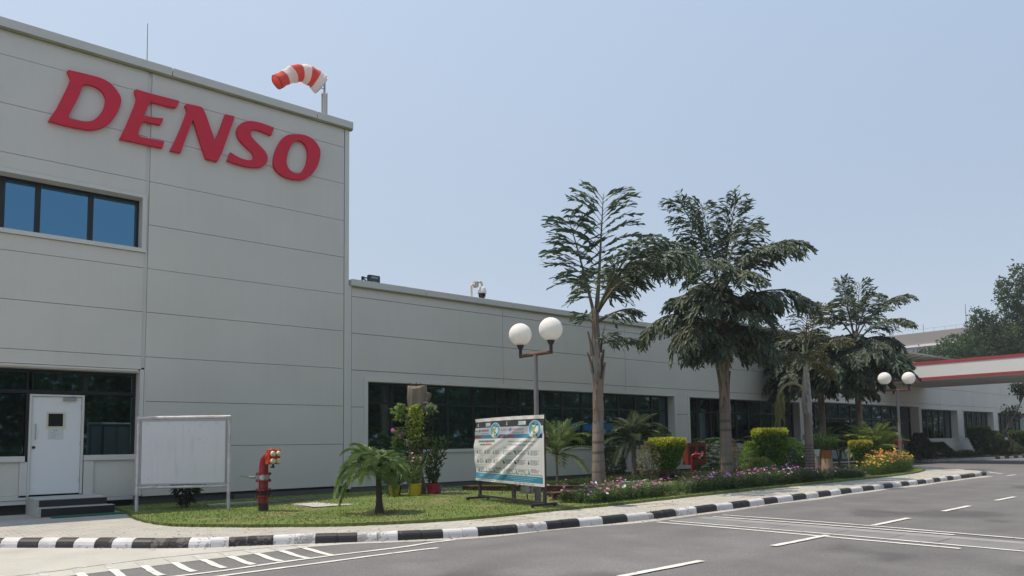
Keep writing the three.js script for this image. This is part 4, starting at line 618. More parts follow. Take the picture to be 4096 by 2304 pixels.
    const o = 0.055 + 0.04 * mid + 0.6 * (crease(-0.02, 0.05, 0.07, 0.86) + crease(0.10, 0.07, -0.035, 0.86) - crease(-0.20, 0.06, 0.05, 0.95) + crease(-0.33, 0.04, 0.05, 1.1) + crease(-0.45, 0.04, 0.04, 1.25) + crease(0.36, 0.04, 0.03, 0.7)) * (0.3 + 0.7 * mid) + 0.012 * Math.sin(u * 40 + v * 9) * smooth(0.9, 1, v) + 0.01 * Math.sin(v * 26 + u * 4) * smooth(0.14, 0, u);
    P.push(at(s, y, o)); uv.push([u, v]);
  }
  const idx = (i, j) => j * (nx + 1) + i, UVs = []; for (let j = 0; j < ny; j++) for (let i = 0; i < nx; i++) for (const k of [idx(i, j), idx(i + 1, j), idx(i + 1, j + 1), idx(i, j), idx(i + 1, j + 1), idx(i, j + 1)]) { pos.push(P[k].x, P[k].y, P[k].z); UVs.push(uv[k][0], uv[k][1]); }
  const g = new THREE.BufferGeometry(); g.setAttribute('position', new THREE.BufferAttribute(new Float32Array(pos), 3)); g.setAttribute('uv', new THREE.BufferAttribute(new Float32Array(UVs), 2)); g.computeVertexNormals();
  part('banner', g, new THREE.MeshPhysicalMaterial({ color: 0xffffff, map: tx, roughness: 0.9, side: THREE.DoubleSide, transmission: 0.3, thickness: 0 }), t);
}
function lampPost(x, z, arm, label) { // two white globes on a cross arm
  const t = thing('lamp_post', label, 'street lamp', [x, 0.2, z], 'twin globe lamps along the garden'), a = V(Math.cos(arm), 0, Math.sin(arm)), P = (s, y) => V(x, 0.2 + y, z).addScaledVector(a, s);
  part('pole', [rod(P(0, -0.05), P(0, 3.44), 0.062, 18, 0.052), rod(P(0, 0), P(0, 0.9), 0.075, 18)], M.pole, t); part('base_plate', rod(P(0, 0), P(0, 0.03), 0.16, 20), M.iron, t);
  part('cross_arm', [rod(P(-0.54, 3.46), P(0.54, 3.46), 0.042, 14)], M.rust, t);
  for (const s of [-0.53, 0.53]) { const h = part('lamp_holder', [rod(P(s, 3.42), P(s, 3.64), 0.038, 14), rod(P(s, 3.63), P(s, 3.78), 0.05, 20, 0.115)], M.iron, t); part('globe', sphere(...P(s, 3.985).toArray(), 0.272, 40, 28), M.globe, h); }
  return t;
}
lampPost(11.71, -12.75, Math.PI / 2, 'nearer twin globe lamp post standing right behind the health banner');
lampPost(34.05, -13.65, 0.71, 'farther twin globe lamp post beside the orange flower bed');
{
  const t = thing('meter_box', 'small rust stained white box fixed low on the near lamp post', 'meter box', [11.66, 0.3, -12.98]);
  part('box', rbx(11.52, 11.72, 0.42, 0.86, -13.14, -12.88, 0.012), M.boxRust, t); part('door', rbx(11.505, 11.519, 0.45, 0.83, -13.11, -12.91, 0.004), M.boxRust, t); part('cable', tube([[11.6, 0.43, -13.0], [11.6, 0.3, -12.98], [11.64, 0.2, -12.9]], 0.014, 12, 6), M.black, t);
}
{ // rusty steel beams lying round a bed
  const beam = (a, b, label) => { const t = thing('steel_beam', label, 'steel beam', [a[0], 0.2, a[1]]); const y = 0.30; part('web', bar([a[0], y, a[1]], [b[0], y, b[1]], 0.03, 0.14), M.rust, t); part('flange', bar([a[0], y + 0.075, a[1]], [b[0], y + 0.075, b[1]], 0.16, 0.018), M.rust, t); part('flange', bar([a[0], y - 0.075, a[1]], [b[0], y - 0.075, b[1]], 0.16, 0.018), M.rust, t); };
  beam([12.95, -17.3], [15.6, -13.9], 'long rusty steel beam on the grass running back behind the banner'); beam([12.5, -13.1], [15.35, -13.62], 'rusty steel beam on the grass between the banner foot and the first palm');
  single('wood_offcut', [bar([13.2, 0.25, -13.9], [14.9, 0.25, -14.2], 0.12, 0.08), bar([13.4, 0.25, -14.3], [14.6, 0.24, -14.6], 0.1, 0.06)], M.iron, 'dark timber offcuts lying inside the rusty beams', 'timber');
}
{ // stone edging along the shaded bed
  const g = new THREE.Group(); g.name = 'bed_edging'; g.position.set(15, 0.2, -16.4); scene.add(g); info(g, 'wavy row of small pale edging stones between sunlit lawn and shade', 'edging');
  const c = new THREE.CatmullRomCurve3([[12.6, -18.3], [13.5, -17.4], [14.8, -17.0], [16, -16.6], [17.4, -16.2], [18.8, -16.1], [20.4, -16.5]].map(p => V(p[0], 0, p[1])));
  for (let i = 0; i < 58; i++) { const p = c.getPoint(i / 58), q = rbx(-0.06, 0.06, 0, 0.11 + rr(-0.02, 0.03), -0.045, 0.045, 0.02); q.rotateY(rnd() * 3); q.translate(p.x, 0.17, p.z); part('edging_stone', q, pick([M.slab, M.kerbBare]), g); }
}
{ // hose cabinet and hydrant valve
  const x = 24.97, z = -17.9, t = thing('hose_cabinet', 'red fire hose cabinet with two dark panes on a red post', 'hose cabinet', [x, 0.2, z]);
  const s = V(0.93, 0, 0.37).normalize(), n = V(-0.37, 0, 0.93).normalize(), P = (a, y, b) => V(x, 0.2 + y, z).addScaledVector(s, a).addScaledVector(n, b);
  part('post', rod(P(0, -0.05, 0), P(0, 0.42, 0), 0.06, 14), M.hydRed, t);
  part('box', bar(P(-0.42, 0.86, 0), P(0.42, 0.86, 0), 0.36, 0.86), M.cabRed, t); part('door', bar(P(-0.40, 0.86, 0.19), P(0.40, 0.86, 0.19), 0.02, 0.80), M.cabRed, t);
  for (const a of [-0.2, 0.2]) part('pane', bar(P(a - 0.12, 0.9, 0.203), P(a + 0.12, 0.9, 0.203), 0.008, 0.5), mat([0.03, 0.03, 0.03], 0.15), t); part('paper_notice', bar(P(0.14, 0.82, 0.21), P(0.26, 0.82, 0.21), 0.004, 0.15), M.white, t);
  const v = thing('hydrant_valve', 'red landing valve with handwheel on a red pipe before the hose cabinet', 'hydrant', [x - 0.75, 0.2, z + 0.4]), o = V(x - 0.72, 0.2, z + 0.40), Q = (a, y, b) => o.clone().addScaledVector(s, a).addScaledVector(n, b).setY(0.2 + y);
  part('pipe', [rod(Q(0, -0.05, 0), Q(0, 0.72, 0), 0.05, 14), tube([Q(0, 0.7, 0), Q(0.02, 0.8, 0.01), Q(0.1, 0.84, 0.05)], 0.052, 12, 12)], M.hydRed, v); part('valve_body', [rod(Q(0.06, 0.83, 0.03), Q(0.3, 0.83, 0.1), 0.07, 16), rod(Q(0.12, 0.83, 0.05), Q(0.15, 0.83, 0.06), 0.13, 18)], M.hydRed, v);
  const w = new THREE.TorusGeometry(0.1, 0.016, 8, 24); w.lookAt(V(1, 0, 0.35)); const wp = Q(0.38, 0.85, 0.12); w.translate(wp.x, wp.y, wp.z); part('handwheel', [w, rod(Q(0.3, 0.84, 0.1), wp, 0.02)], M.hydRed, v); part('outlet', rod(Q(0.27, 0.8, 0.08), Q(0.29, 0.68, 0.1), 0.045, 12), M.steel, v);
  single('red_pipe', [tube([[22.7, 0.3, -18.9], [23.4, 0.42, -18.8], [24.0, 0.34, -18.6], [24.6, 0.3, -18.4]], 0.05, 30, 10), rod([22.7, 0.3, -18.9], [22.7, 0.62, -18.9], 0.05), rod([22.55, 0.6, -18.9], [22.9, 0.6, -18.9], 0.07)], M.hydRed, 'low red water pipe running through the planting near the wall', 'pipe');
}
// far kerb and bed under the canopy
{
  const k = new THREE.Group(); k.name = 'far_kerb'; k.userData = { kind: 'structure' }; scene.add(k);
  const pts = [[50.8, -20.0], [51.4, -19.0], [53, -18.5], [55, -18.1], [58, -17.6], [62, -17.2], [68, -16.6], [76, -15.6], [86, -14.4], [96, -13.4]], c = new THREE.CatmullRomCurve3(pts.map(p => V(p[0], 0.075, p[1]))), n = 62;
  for (let i = 0; i < n; i++) { const a = c.getPointAt(i / n), b = c.getPointAt((i + 0.985) / n); part('kerb_block', bar(a, b, 0.18, 0.17), i < 11 ? M.kerbWhite : i % 2 ? M.kerbWhite : M.kerbBlack, k); }
  struct('far_bed', flat([...pts, [96, -20.0]], 0.14), M.grass); struct('entrance_path', flat([[42.25, -20.0], [50.7, -20.0], [51.3, -19.0], [42, -18.9]], 0.03), M.paver);
}
// ---------------------------------------------------------------- plants
const jit = (k, a = 0.25) => { const f = rr(1 - a, 1 + a), g = rr(-0.08, 0.08); return [k[0] * f * (1 + g), k[1] * f, k[2] * f * (1 - g)]; };
function curvePts(p0, d0, len, droop, n = 12, sway = null) {
  const pts = [p0.clone()], d = d0.clone(), st = len / n; let p = p0.clone();
  for (let i = 0; i < n; i++) { const t = (i + 0.5) / n; d.y -= droop * (0.4 + 1.4 * t) / n; if (sway) d.addScaledVector(sway, 1 / n); d.normalize(); p = p.clone().addScaledVector(d, st); pts.push(p); }
  return pts;
}
const alongPts = (pts, t) => { const f = clamp(t) * (pts.length - 1), i = Math.min(pts.length - 2, Math.floor(f)); return [pts[i].clone().lerp(pts[i + 1], f - i), pts[i + 1].clone().sub(pts[i]).normalize()]; };
// feather palm frond
function feather(L, S, p0, d0, len, droop, o) {
  const pts = curvePts(p0, d0, len, droop, 14); S.push(tubeTaper(pts, o.rr || 0.012, 0.003));
  const n = o.n || 44, side0 = new THREE.Vector3().crossVectors(d0, UP).normalize(); if (side0.length() < 0.1) side0.set(1, 0, 0);
  for (let i = 0; i < n; i++) for (const sg of [-1, 1]) {
    const t = lerp(o.from || 0.16, 1, (i + rnd() * 0.5) / n), [p, d] = alongPts(pts, t); let s = new THREE.Vector3().crossVectors(d, UP); if (s.length() < 0.15) s = side0.clone(); s.normalize();
    const u = new THREE.Vector3().crossVectors(s, d).normalize(), q = s.multiplyScalar(sg * rr(0.85, 1.05)).addScaledVector(d, 0.55 + t * 0.5).addScaledVector(u, (o.lift ?? 0.25) + rr(-0.12, 0.12)).normalize();
    const l = o.ll * Math.sin(lerp(0.5, 2.75, t)) * rr(0.85, 1.1) + 0.04; L.leaf(p, q, u, l, o.lw, jit(t > 0.9 ? o.tip || o.col : o.col), o.bend ?? 0.22, 0.2);
  }
}
function tubeTaper(pts, r0, r1, rad = 5) {
  const c = new THREE.CatmullRomCurve3(pts, false, 'centripetal'), n = pts.length * 2, g = new THREE.TubeGeometry(c, n, 1, rad, false), p = g.attributes.position;
  for (let i = 0; i <= n; i++) { const q = c.getPointAt(i / n), r = lerp(r0, r1, i / n); for (let k = 0; k <= rad; k++) { const j = i * (rad + 1) + k; p.setXYZ(j, q.x + (p.getX(j) - q.x) * r, q.y + (p.getY(j) - q.y) * r, q.z + (p.getZ(j) - q.z) * r); } }
  g.computeVertexNormals(); return g.toNonIndexed();
}
// fishtail frond: pinnae along the midrib, each lined with ragged wedge leaflets
function fishtail(L, S, p0, d0, len, droop, o = {}) {
  const pts = curvePts(p0, d0, len, droop, 14, o.sway), col = o.col || [0.040, 0.066, 0.034]; S.push(tubeTaper(pts, o.r || 0.045, 0.008, 6));
  const n = o.n || 13, pl = o.pl || 1.0;
  for (let i = 0; i < n; i++) for (const sg of [-1, 1]) {
    const t = lerp(o.from ?? 0.22, 0.98, (i + rr(0, 0.6)) / n), [p, d] = alongPts(pts, t); let s = o.side ? o.side.clone() : new THREE.Vector3().crossVectors(d, UP); if (s.length() < 0.2) s = DP.clone(); s.normalize();
    const q = s.multiplyScalar(sg).addScaledVector(d, 0.55 + 0.9 * t).add(rv().multiplyScalar(0.16)).normalize(), l = pl * Math.pow(Math.sin(lerp(0.75, 2.7, t)), 0.8) * rr(0.8, 1.1);
    const pp = curvePts(p, q, l, o.pd ?? 0.9, 7); S.push(tubeTaper(pp.filter((_, k) => k % 2 === 0 || k === pp.length - 1), 0.011, 0.003, 3));
    const m = Math.max(5, Math.round(l * (o.dens || 13)));
    for (let k = 0; k < m; k++) {
      const tt = lerp(0.12, 1, (k + rnd() * 0.4) / m), [a, e] = alongPts(pp, tt); let z = new THREE.Vector3().crossVectors(e, UP); if (z.length() < 0.1) z = RT.clone(); z.normalize();
      const sd = k % 2 ? 1 : -1, w = e.clone().multiplyScalar(0.9).addScaledVector(z, sd * rr(0.3, 0.65)).addScaledVector(UP, -rr(0.0, o.hang ?? 0.5)).normalize();
      const warm = o.warm && rnd() < o.warm; L.wedge(a, w, rv().addScaledVector(UP, 0.8).normalize(), (o.fl || 0.27) * rr(0.75, 1.2), (o.fw || 0.095) * rr(0.7, 1.3), jit(warm ? [0.17, 0.15, 0.05] : rnd() < 0.12 ? col.map((v, x) => v * [1.9, 1.7, 1.5][x]) : col, 0.3));
    }
  }
}
function palmTrunk(x, z, h, r0, r1, o = {}) { // ringed, tapered, slightly wandering
  const n = 90, rad = 26, pos = [], uv = [], colr = [], cx = y => x + (o.lx || 0) * y / h + 0.02 * Math.sin(y * 1.7 + x), cz = y => z + (o.lz || 0) * y / h, rings = o.rings || 7, ringTop = o.ringTop ?? h * 0.5;
  const R = (y, a) => { let r = lerp(r0, r1, Math.pow(y / h, 0.7)); if (y < 0.35) r += 0.05 * Math.pow(1 - y / 0.35, 2); if (o.bulge) r += o.bulge[1] * Math.exp(-Math.pow((y - o.bulge[0]) / o.bulge[2], 2)); if (y > ringTop) r += 0.014 * Math.sin(a * 3 + y * 2.6) + 0.012 * Math.sin(a * 7 - y * 4); else { const f = (y / ringTop * rings) % 1; r += 0.008 * (1 - f); } return r; };
  const C = (y, a) => { const base = y < ringTop ? [0.245, 0.20, 0.175] : lerp3(o.pale ? [0.34, 0.32, 0.29] : [0.225, 0.165, 0.135], o.pale ? [0.46, 0.43, 0.38] : [0.30, 0.275, 0.23], smooth(0.35, 0.75, noise((a / 6.283 + y * 0.06) % 1, (y * 0.13) % 1, 6, 17))); const f = y < ringTop ? (y / ringTop * rings) % 1 : 0.5; let k = y < ringTop ? (f < 0.10 ? 0.45 : 0.9 + 0.15 * f) : (Math.abs(((a + y * 0.9) % 2.1) - 1) < 0.07 ? 0.45 : 1); const gr = o.green ? smooth(o.green, o.green + 1, y) : 0; return [base[0] * k * (1 - 0.3 * gr), base[1] * k, base[2] * k * (1 - 0.35 * gr)]; };
  const v = (i, k) => { const y = h * i / n, a = k / rad * 6.2832, r = R(y, a); return [cx(y) + Math.cos(a) * r, 0.17 + y, cz(y) + Math.sin(a) * r]; };
  for (let i = 0; i < n; i++) for (let k = 0; k < rad; k++) for (const [di, dk] of [[0, 0], [1, 0], [1, 1], [0, 0], [1, 1], [0, 1]]) { pos.push(...v(i + di, k + dk)); uv.push((k + dk) / rad, h * (i + di) / n / 2); colr.push(...C(h * (i + di) / n, (k + dk) / rad * 6.2832)); }
  const g = new THREE.BufferGeometry(); g.setAttribute('position', new THREE.BufferAttribute(new Float32Array(pos), 3)); g.setAttribute('uv', new THREE.BufferAttribute(new Float32Array(uv), 2)); g.setAttribute('color', new THREE.BufferAttribute(new Float32Array(colr), 3)); g.computeVertexNormals(); return g;
}
const lerp3 = (a, b, t) => a.map((q, i) => lerp(q, b[i], t));
function sheath(x, y, z, a, h, w) { // old leaf base standing off the trunk
  const d = V(Math.cos(a), 0, Math.sin(a)), s = V(-d.z, 0, d.x), pts = []; for (let i = 0; i <= 8; i++) { const t = i / 8; pts.push([V(x, y + h * t, z).addScaledVector(d, 0.17 + 0.10 * t * t), w * (1 - 0.75 * t)]); }
  const pos = []; for (let i = 0; i < 8; i++) for (const o of [0, 0.03]) { const [p, a0] = pts[i], [q, b0] = pts[i + 1], f = (c, k) => c.clone().addScaledVector(s, k).addScaledVector(d, o - Math.abs(k) * 0.5); for (const v of [f(p, -a0), f(q, -b0), f(q, b0), f(p, -a0), f(q, b0), f(p, a0)]) pos.push(v.x, v.y, v.z); }
  const g = new THREE.BufferGeometry(); g.setAttribute('position', new THREE.BufferAttribute(new Float32Array(pos), 3)); g.computeVertexNormals(); return g;
}
const trunkMat = M.barkV, stalkMat = mat([0.085, 0.082, 0.045], 0.7);
function fishPalm(x, z, label, trunkH, r0, r1, fronds, o = {}) {
  const t = thing('fishtail_palm', label, 'palm tree', [x, 0.17, z], 'fishtail palms in the garden'), L = new Leaves(), S = [];
  const trunk = part('trunk', palmTrunk(x, z, trunkH, r0, r1, o), trunkMat, t);
  for (const s of o.sheaths || []) part('leaf_sheath', sheath(x + (o.lx || 0) * s[0] / trunkH, 0.17 + s[0], z, s[1], s[2], s[3]), M.barkHusk, trunk);
  for (const f of fronds) { const [h, a, b, c, len, droop, q = {}] = f; fishtail(L, S, V(x + (o.lx || 0) * h / trunkH, 0.17 + h, z + (o.lz || 0) * h / trunkH).addScaledVector(dir(a, b, 0), 0.08), dir(a, b, c), len, droop, { ...o.frond, ...q }); }
  part('leaf_stalks', S, stalkMat, t); part('crown', L.geo(), M.palm, t); return t;
}
M.barkHusk = mat([0.25, 0.185, 0.14], 0.9, { side: THREE.DoubleSide });
// first palm: one upright frond, one great arch to the right
fishPalm(15.8, -14.6, 'leftmost fishtail palm, slim open crown with one upright leaf', 5.3, 0.215, 0.095, [
  [5.35, 0.08, 0.05, 1, 3.45, 0.03, { side: RT, pl: 1.4, n: 18, from: 0.12, pd: 0.75, dens: 15, r: 0.06 }],
  [5.3, -0.20, 0.1, 1, 2.9, 0.25, { side: RT, pl: 1.05, n: 11, from: 0.2, pd: 0.6, dens: 15 }],
  [5.2, 0.50, 0.15, 1, 3.9, 1.35, { pl: 1.25, n: 19, pd: 1.7, dens: 16, r: 0.06 }], [5.2, 0.62, -0.1, 1, 3.3, 1.3, { pl: 1.1, n: 15, pd: 1.3 }],
  [5.2, 0.42, -0.5, 1, 2.9, 0.9, { pl: 0.9 }], [5.2, 0.15, 0.7, 1, 2.6, 0.6, { pl: 0.9 }],
  [4.9, 0.8, -0.3, 0.5, 1.15, 0.6, { pl: 0.5, n: 6 }], [4.2, 0.9, -0.2, 0.4, 0.95, 0.5, { pl: 0.4, n: 5, r: 0.02 }], [4.3, 0.6, -0.6, 0.6, 0.5, 0.3, { pl: 0.25, n: 3, r: 0.02 }], [4.9, -0.7, -0.3, 0.6, 0.45, 0.3, { pl: 0.3, n: 3, r: 0.02 }],
], { rings: 7, ringTop: 1.95, sheaths: [[3.2, 0.2, 0.9, 0.12], [3.4, 3.6, 0.6, 0.10], [2.7, 1.2, 1.0, 0.14], [4.0, 0.6, 0.8, 0.10], [2.3, 2.0, 0.9, 0.13], [3.9, 3.4, 0.7, 0.08]], frond: { col: [0.062, 0.100, 0.055], fl: 0.36, fw: 0.082, dens: 17, r: 0.05, hang: 0.25 } });
const fan = (h, n, c, len, droop, off = 0, q = {}) => Array.from({ length: n }, (_, i) => { const a = off + i * 6.283 / n + rr(-0.25, 0.25); return [h + rr(-0.2, 0.2), Math.cos(a), Math.sin(a), c + rr(-0.15, 0.15), len * rr(0.88, 1.1), droop * rr(0.85, 1.15), q]; });
fishPalm(22.2, -14.6, 'largest fishtail palm with a broad drooping crown in the middle of the row', 6.9, 0.225, 0.13, [
  [6.8, -0.36, -0.1, 1, 3.3, 0.5, { pd: 0.6 }], [6.9, -0.1, 0.2, 1, 3.2, 0.2, { pl: 0.9, pd: 0.6 }], [6.9, 0.14, -0.15, 1, 2.9, 0.3, { pd: 0.6 }], [6.8, 0.36, 0.3, 1, 3.1, 0.6, { pd: 0.7 }], [6.7, 0.70, 0.1, 0.95, 3.7, 1.15, { pl: 1.15, n: 18 }], [6.5, -0.8, 0.1, 0.85, 3.3, 1.05, { n: 17 }],
  [6.6, 0.5, -0.6, 0.9, 3.0, 1.15, { n: 17 }], [6.4, -0.4, -0.8, 0.85, 2.8, 1.15, { n: 17 }], [6.4, 0.0, 0.9, 0.8, 2.6, 1.0], [6.3, 0.1, -0.9, 0.8, 2.4, 1.3],
  [5.9, 0.95, 0, 0.7, 3.3, 1.25, { n: 17, pd: 1.4 }], [5.2, -0.95, -0.1, 0.75, 3.2, 1.75, { n: 17, pd: 1.4 }], [5.6, -0.5, -0.8, 0.7, 2.2, 1.3], [5.3, 0.35, -0.8, 0.7, 2.0, 1.4], [5.5, 0.2, 0.9, 0.5, 2.2, 1.2], [4.9, -0.6, -0.5, 0.6, 2.9, 2.0, { n: 17, pd: 1.5 }], [4.7, 0.7, -0.4, 0.5, 1.9, 1.7, { pd: 1.4 }],
  ...fan(5.0, 5, 0.7, 1.5, 1.5, 0.4), ...fan(4.6, 4, 0.5, 1.1, 1.3, 0.9), ...fan(6.0, 6, 0.9, 1.7, 1.3, 0.1),
], { rings: 8, ringTop: 2.35, sheaths: [[3.1, 3.7, 0.9, 0.12], [2.9, 0.4, 0.9, 0.12], [3.4, 1.6, 0.9, 0.12], [2.6, 2.6, 0.9, 0.14], [3.7, 3.2, 0.9, 0.1]], frond: { pl: 1.05, n: 15, dens: 16, fl: 0.36, fw: 0.085, hang: 0.7, col: [0.066, 0.100, 0.054] } });
const p3 = fishPalm(25.6, -13.4, 'slender fishtail palm with pale swollen trunk and hanging yellow green flower strands', 4.85, 0.185, 0.075, [
  [4.6, -0.62, 0.2, 1, 2.3, 0.55, { pl: 0.85, n: 9, dens: 10 }], [4.6, 0.3, 0.1, 1, 1.7, 0.5, { pl: 0.7 }], [4.6, 0.0, -0.2, 1, 1.5, 0.4, { pl: 0.75 }], [4.5, 0.7, -0.3, 0.8, 1.5, 1.1, { pl: 0.7 }], [4.4, -0.8, -0.2, 0.4, 1.5, 1.0, { pl: 0.75, n: 9 }], [4.4, 0.5, 0.6, 0.5, 1.4, 1.1, { pl: 0.7 }], [4.3, -0.5, -0.7, 0.4, 1.2, 1.1, { pl: 0.6 }], [4.2, 0.8, 0.2, 0.1, 1.1, 1.1, { pl: 0.5 }],
], { rings: 22, ringTop: 2.35, bulge: [2.9, 0.055, 0.55], pale: 1, green: 3.6, frond: { col: [0.12, 0.13, 0.055], warm: 0.4, fl: 0.25, fw: 0.075, r: 0.03 } });
{ // arching flower stalk with hanging strands
  const a = V(25.6, 3.25, -13.4), S = [], St = [];
  const arch = [a.clone(), a.clone().addScaledVector(RT, -0.28).add(V(0, 0.30, 0)), a.clone().addScaledVector(RT, -0.68).add(V(0, 0.34, 0)), a.clone().addScaledVector(RT, -0.98).add(V(0, 0.02, 0)), a.clone().addScaledVector(RT, -1.06).add(V(0, -0.4, 0))];
  part('flower_stalk', tubeTaper(arch, 0.055, 0.04, 8), mat([0.30, 0.29, 0.17], 0.8), p3);
  for (let i = 0; i < 44; i++) { const p = arch[3].clone().lerp(arch[4], rr(-0.5, 1)).add(V(rr(-0.13, 0.13), 0, rr(-0.13, 0.13))); const l = rr(0.7, 1.25), pts = [p]; for (let k = 1; k < 6; k++) pts.push(p.clone().add(V(rr(-0.02, 0.02) * k, -l * k / 5, rr(-0.02, 0.02) * k))); St.push(tubeTaper(pts, 0.011, 0.006, 4)); }
  part('flower_strands', St, mat([0.22, 0.21, 0.075], 0.85), p3);
}
fishPalm(35.9, -16.2, 'bushy fishtail palm behind the farther lamp post with a fountain shaped top', 6.6, 0.19, 0.10, [
  [6.4, -0.15, 0, 1, 2.7, 0.25, { pl: 0.9, pd: 0.5 }], [6.4, 0.15, 0.1, 1, 2.7, 0.3, { pl: 0.9, pd: 0.5 }], [6.3, 0.6, 0, 1, 3.4, 1.05, { pl: 1.0, n: 17 }], [6.3, -0.65, 0, 1, 3.2, 1.0, { pl: 1.0, n: 16 }], [6.3, 0.42, 0.3, 1, 3.0, 0.7], [6.2, -0.4, -0.5, 1, 2.8, 0.9], [6.1, 0.6, -0.6, 0.8, 2.6, 1.1], [6.0, 0.9, 0.1, 0.5, 2.3, 1.2], [5.8, -0.9, 0.1, 0.4, 2.3, 1.2], [5.6, 0.1, -0.9, 0.5, 2.1, 1.1],
  ...fan(5.4, 7, 0.6, 2.4, 1.2), ...fan(4.9, 7, 0.45, 2.2, 1.2, 0.5), ...fan(4.4, 6, 0.4, 1.9, 1.2, 0.2), [4.6, 0.95, 0.2, 0.45, 3.1, 1.0],
], { rings: 9, ringTop: 2.6, frond: { pl: 1.0, n: 15, dens: 14, fl: 0.33, fw: 0.095, col: [0.058, 0.094, 0.055] } });
fishPalm(34.6, -17.4, 'dense dark fishtail palm behind the slender palm, leafy down to window height', 5.7, 0.20, 0.12, [
  ...fan(5.5, 8, 0.9, 2.2, 1.1), ...fan(5.0, 9, 0.6, 2.4, 1.25, 0.4), ...fan(4.5, 9, 0.45, 2.5, 1.2, 0.9), ...fan(4.0, 8, 0.35, 2.2, 1.1, 0.2),
], { rings: 9, ringTop: 2.0, frond: { pl: 1.05, n: 15, dens: 15, fl: 0.33, fw: 0.13, col: [0.044, 0.076, 0.036] } });

// --- feather palms
function featherPalm(name, x, z, label, h, rT, n, len, o, category = 'small palm') {
  const t = thing(name, label, category, [x, 0.2, z]), L = new Leaves(), S = [];
  if (h > 0) part('trunk', [palmTrunk(x, z, h, rT, rT * 0.8, { rings: 26, ringTop: h })], o.tm || trunkMat, t);
  for (let i = 0; i < n; i++) { const q = (i + 0.5) / n, a = i * 2.399 + rr(-0.2, 0.2), c = lerp(o.high ?? 1.5, o.low ?? -0.15, Math.pow(q, 0.8)); feather(L, S, V(x, 0.17 + h, z), V(Math.cos(a), c, Math.sin(a)).normalize(), len * rr(0.8, 1.12) * lerp(0.75, 1.05, Math.sqrt(q)) * (1 - (o.bias || 0) * (Math.cos(a) * RT.x + Math.sin(a) * RT.z)), (o.droop ?? 1.3) * rr(0.8, 1.2), o); }
  part('leaf_stalks', S, mat([0.10, 0.13, 0.045], 0.7), t); part('crown', L.geo(), M.palm, t); return t;
}
featherPalm('date_palm', 7.92, -13.45, 'small feathery date palm alone on the lawn in its soil circle', 0.78, 0.066, 42, 0.90, { n: 28, ll: 0.24, lw: 0.0095, col: [0.19, 0.29, 0.08], tip: [0.24, 0.33, 0.10], droop: 2.2, high: 4.5, low: 0.35, lift: 0.3, bias: 0.2, tm: mat([0.06, 0.045, 0.035], 0.95), bend: 0.4, rr: 0.006 });
single('soil_circle', (() => { const p = []; for (let i = 0; i < 30; i++) { const a = i / 30 * 6.283, r = 0.36 + rr(-0.05, 0.06); p.push([7.92 + Math.cos(a) * r, -13.45 + Math.sin(a) * r]); } return flat(p, 0.207); })(), M.soil, 'bare soil ring round the small date palm trunk', 'soil');
featherPalm('date_palm', 21.4, -18.0, 'grey green feather palm against the end of the long window', 1.45, 0.10, 32, 1.45, { n: 40, ll: 0.28, lw: 0.022, col: [0.11, 0.155, 0.075], droop: 1.2, high: 3 });
featherPalm('areca_palm', 34.3, -15.0, 'yellow green feather palm clump near the farther lamp post', 0.5, 0.09, 40, 2.0, { high: 4, low: 0.75,  n: 36, ll: 0.34, lw: 0.030, col: [0.23, 0.31, 0.05], tip: [0.30, 0.32, 0.06], droop: 1.25 });
featherPalm('areca_palm', 15.4, -15.9, 'tall thin bamboo-like palm just right of the health banner', 1.05, 0.035, 20, 1.35, { n: 18, ll: 0.30, lw: 0.026, col: [0.15, 0.22, 0.06], droop: 1.2, high: 4, low: 0.0 });
featherPalm('areca_palm', 35.2, -17.6, 'ragged light green palm behind the orange flower pot', 1.2, 0.07, 12, 1.3, { high: 3, n: 22, ll: 0.26, lw: 0.04, col: [0.20, 0.29, 0.06], droop: 1.3 });
// --- fan palms
function fanPalm(x, z, label, h, n, R, col) {
  const t = thing('fan_palm', label, 'fan palm', [x, 0.2, z]), L = new Leaves(), S = [];
  for (let i = 0; i < n; i++) {
    const a = i * 2.399, q = i / n, y = 0.2 + h * lerp(1, 0.2, q), d = V(Math.cos(a), lerp(1.2, -0.1, q), Math.sin(a)).normalize(), pt = curvePts(V(x, y - 0.3 * h * (1 - q), z), d, R * rr(0.5, 0.8), 0.7, 6), c = pt[6], e = pt[6].clone().sub(pt[5]).normalize(); S.push(tubeTaper(pt, 0.010, 0.007, 4));
    let s = new THREE.Vector3().crossVectors(e, UP).normalize(); const u = new THREE.Vector3().crossVectors(s, e); for (let k = 0; k < 11; k++) { const w = (k - 5) / 5 * 1.5, dd = e.clone().multiplyScalar(Math.cos(w)).addScaledVector(s, Math.sin(w)).normalize(); L.leaf(c, dd, u, 0.38 * rr(0.85, 1.1), 0.05, jit(col), 0.25); }
  }
  part('leaf_stalks', S, stalkMat, t); part('crown', L.geo(), M.palm, t);
}
fanPalm(26.95, -18.6, 'dark green fan palm between the hose cabinet and the largest palm', 1.75, 42, 0.75, [0.085, 0.165, 0.045]);
fanPalm(30.3, -18.8, 'spiky fan palm before the second window right of the largest palm', 1.9, 22, 0.7, [0.12, 0.15, 0.06]);
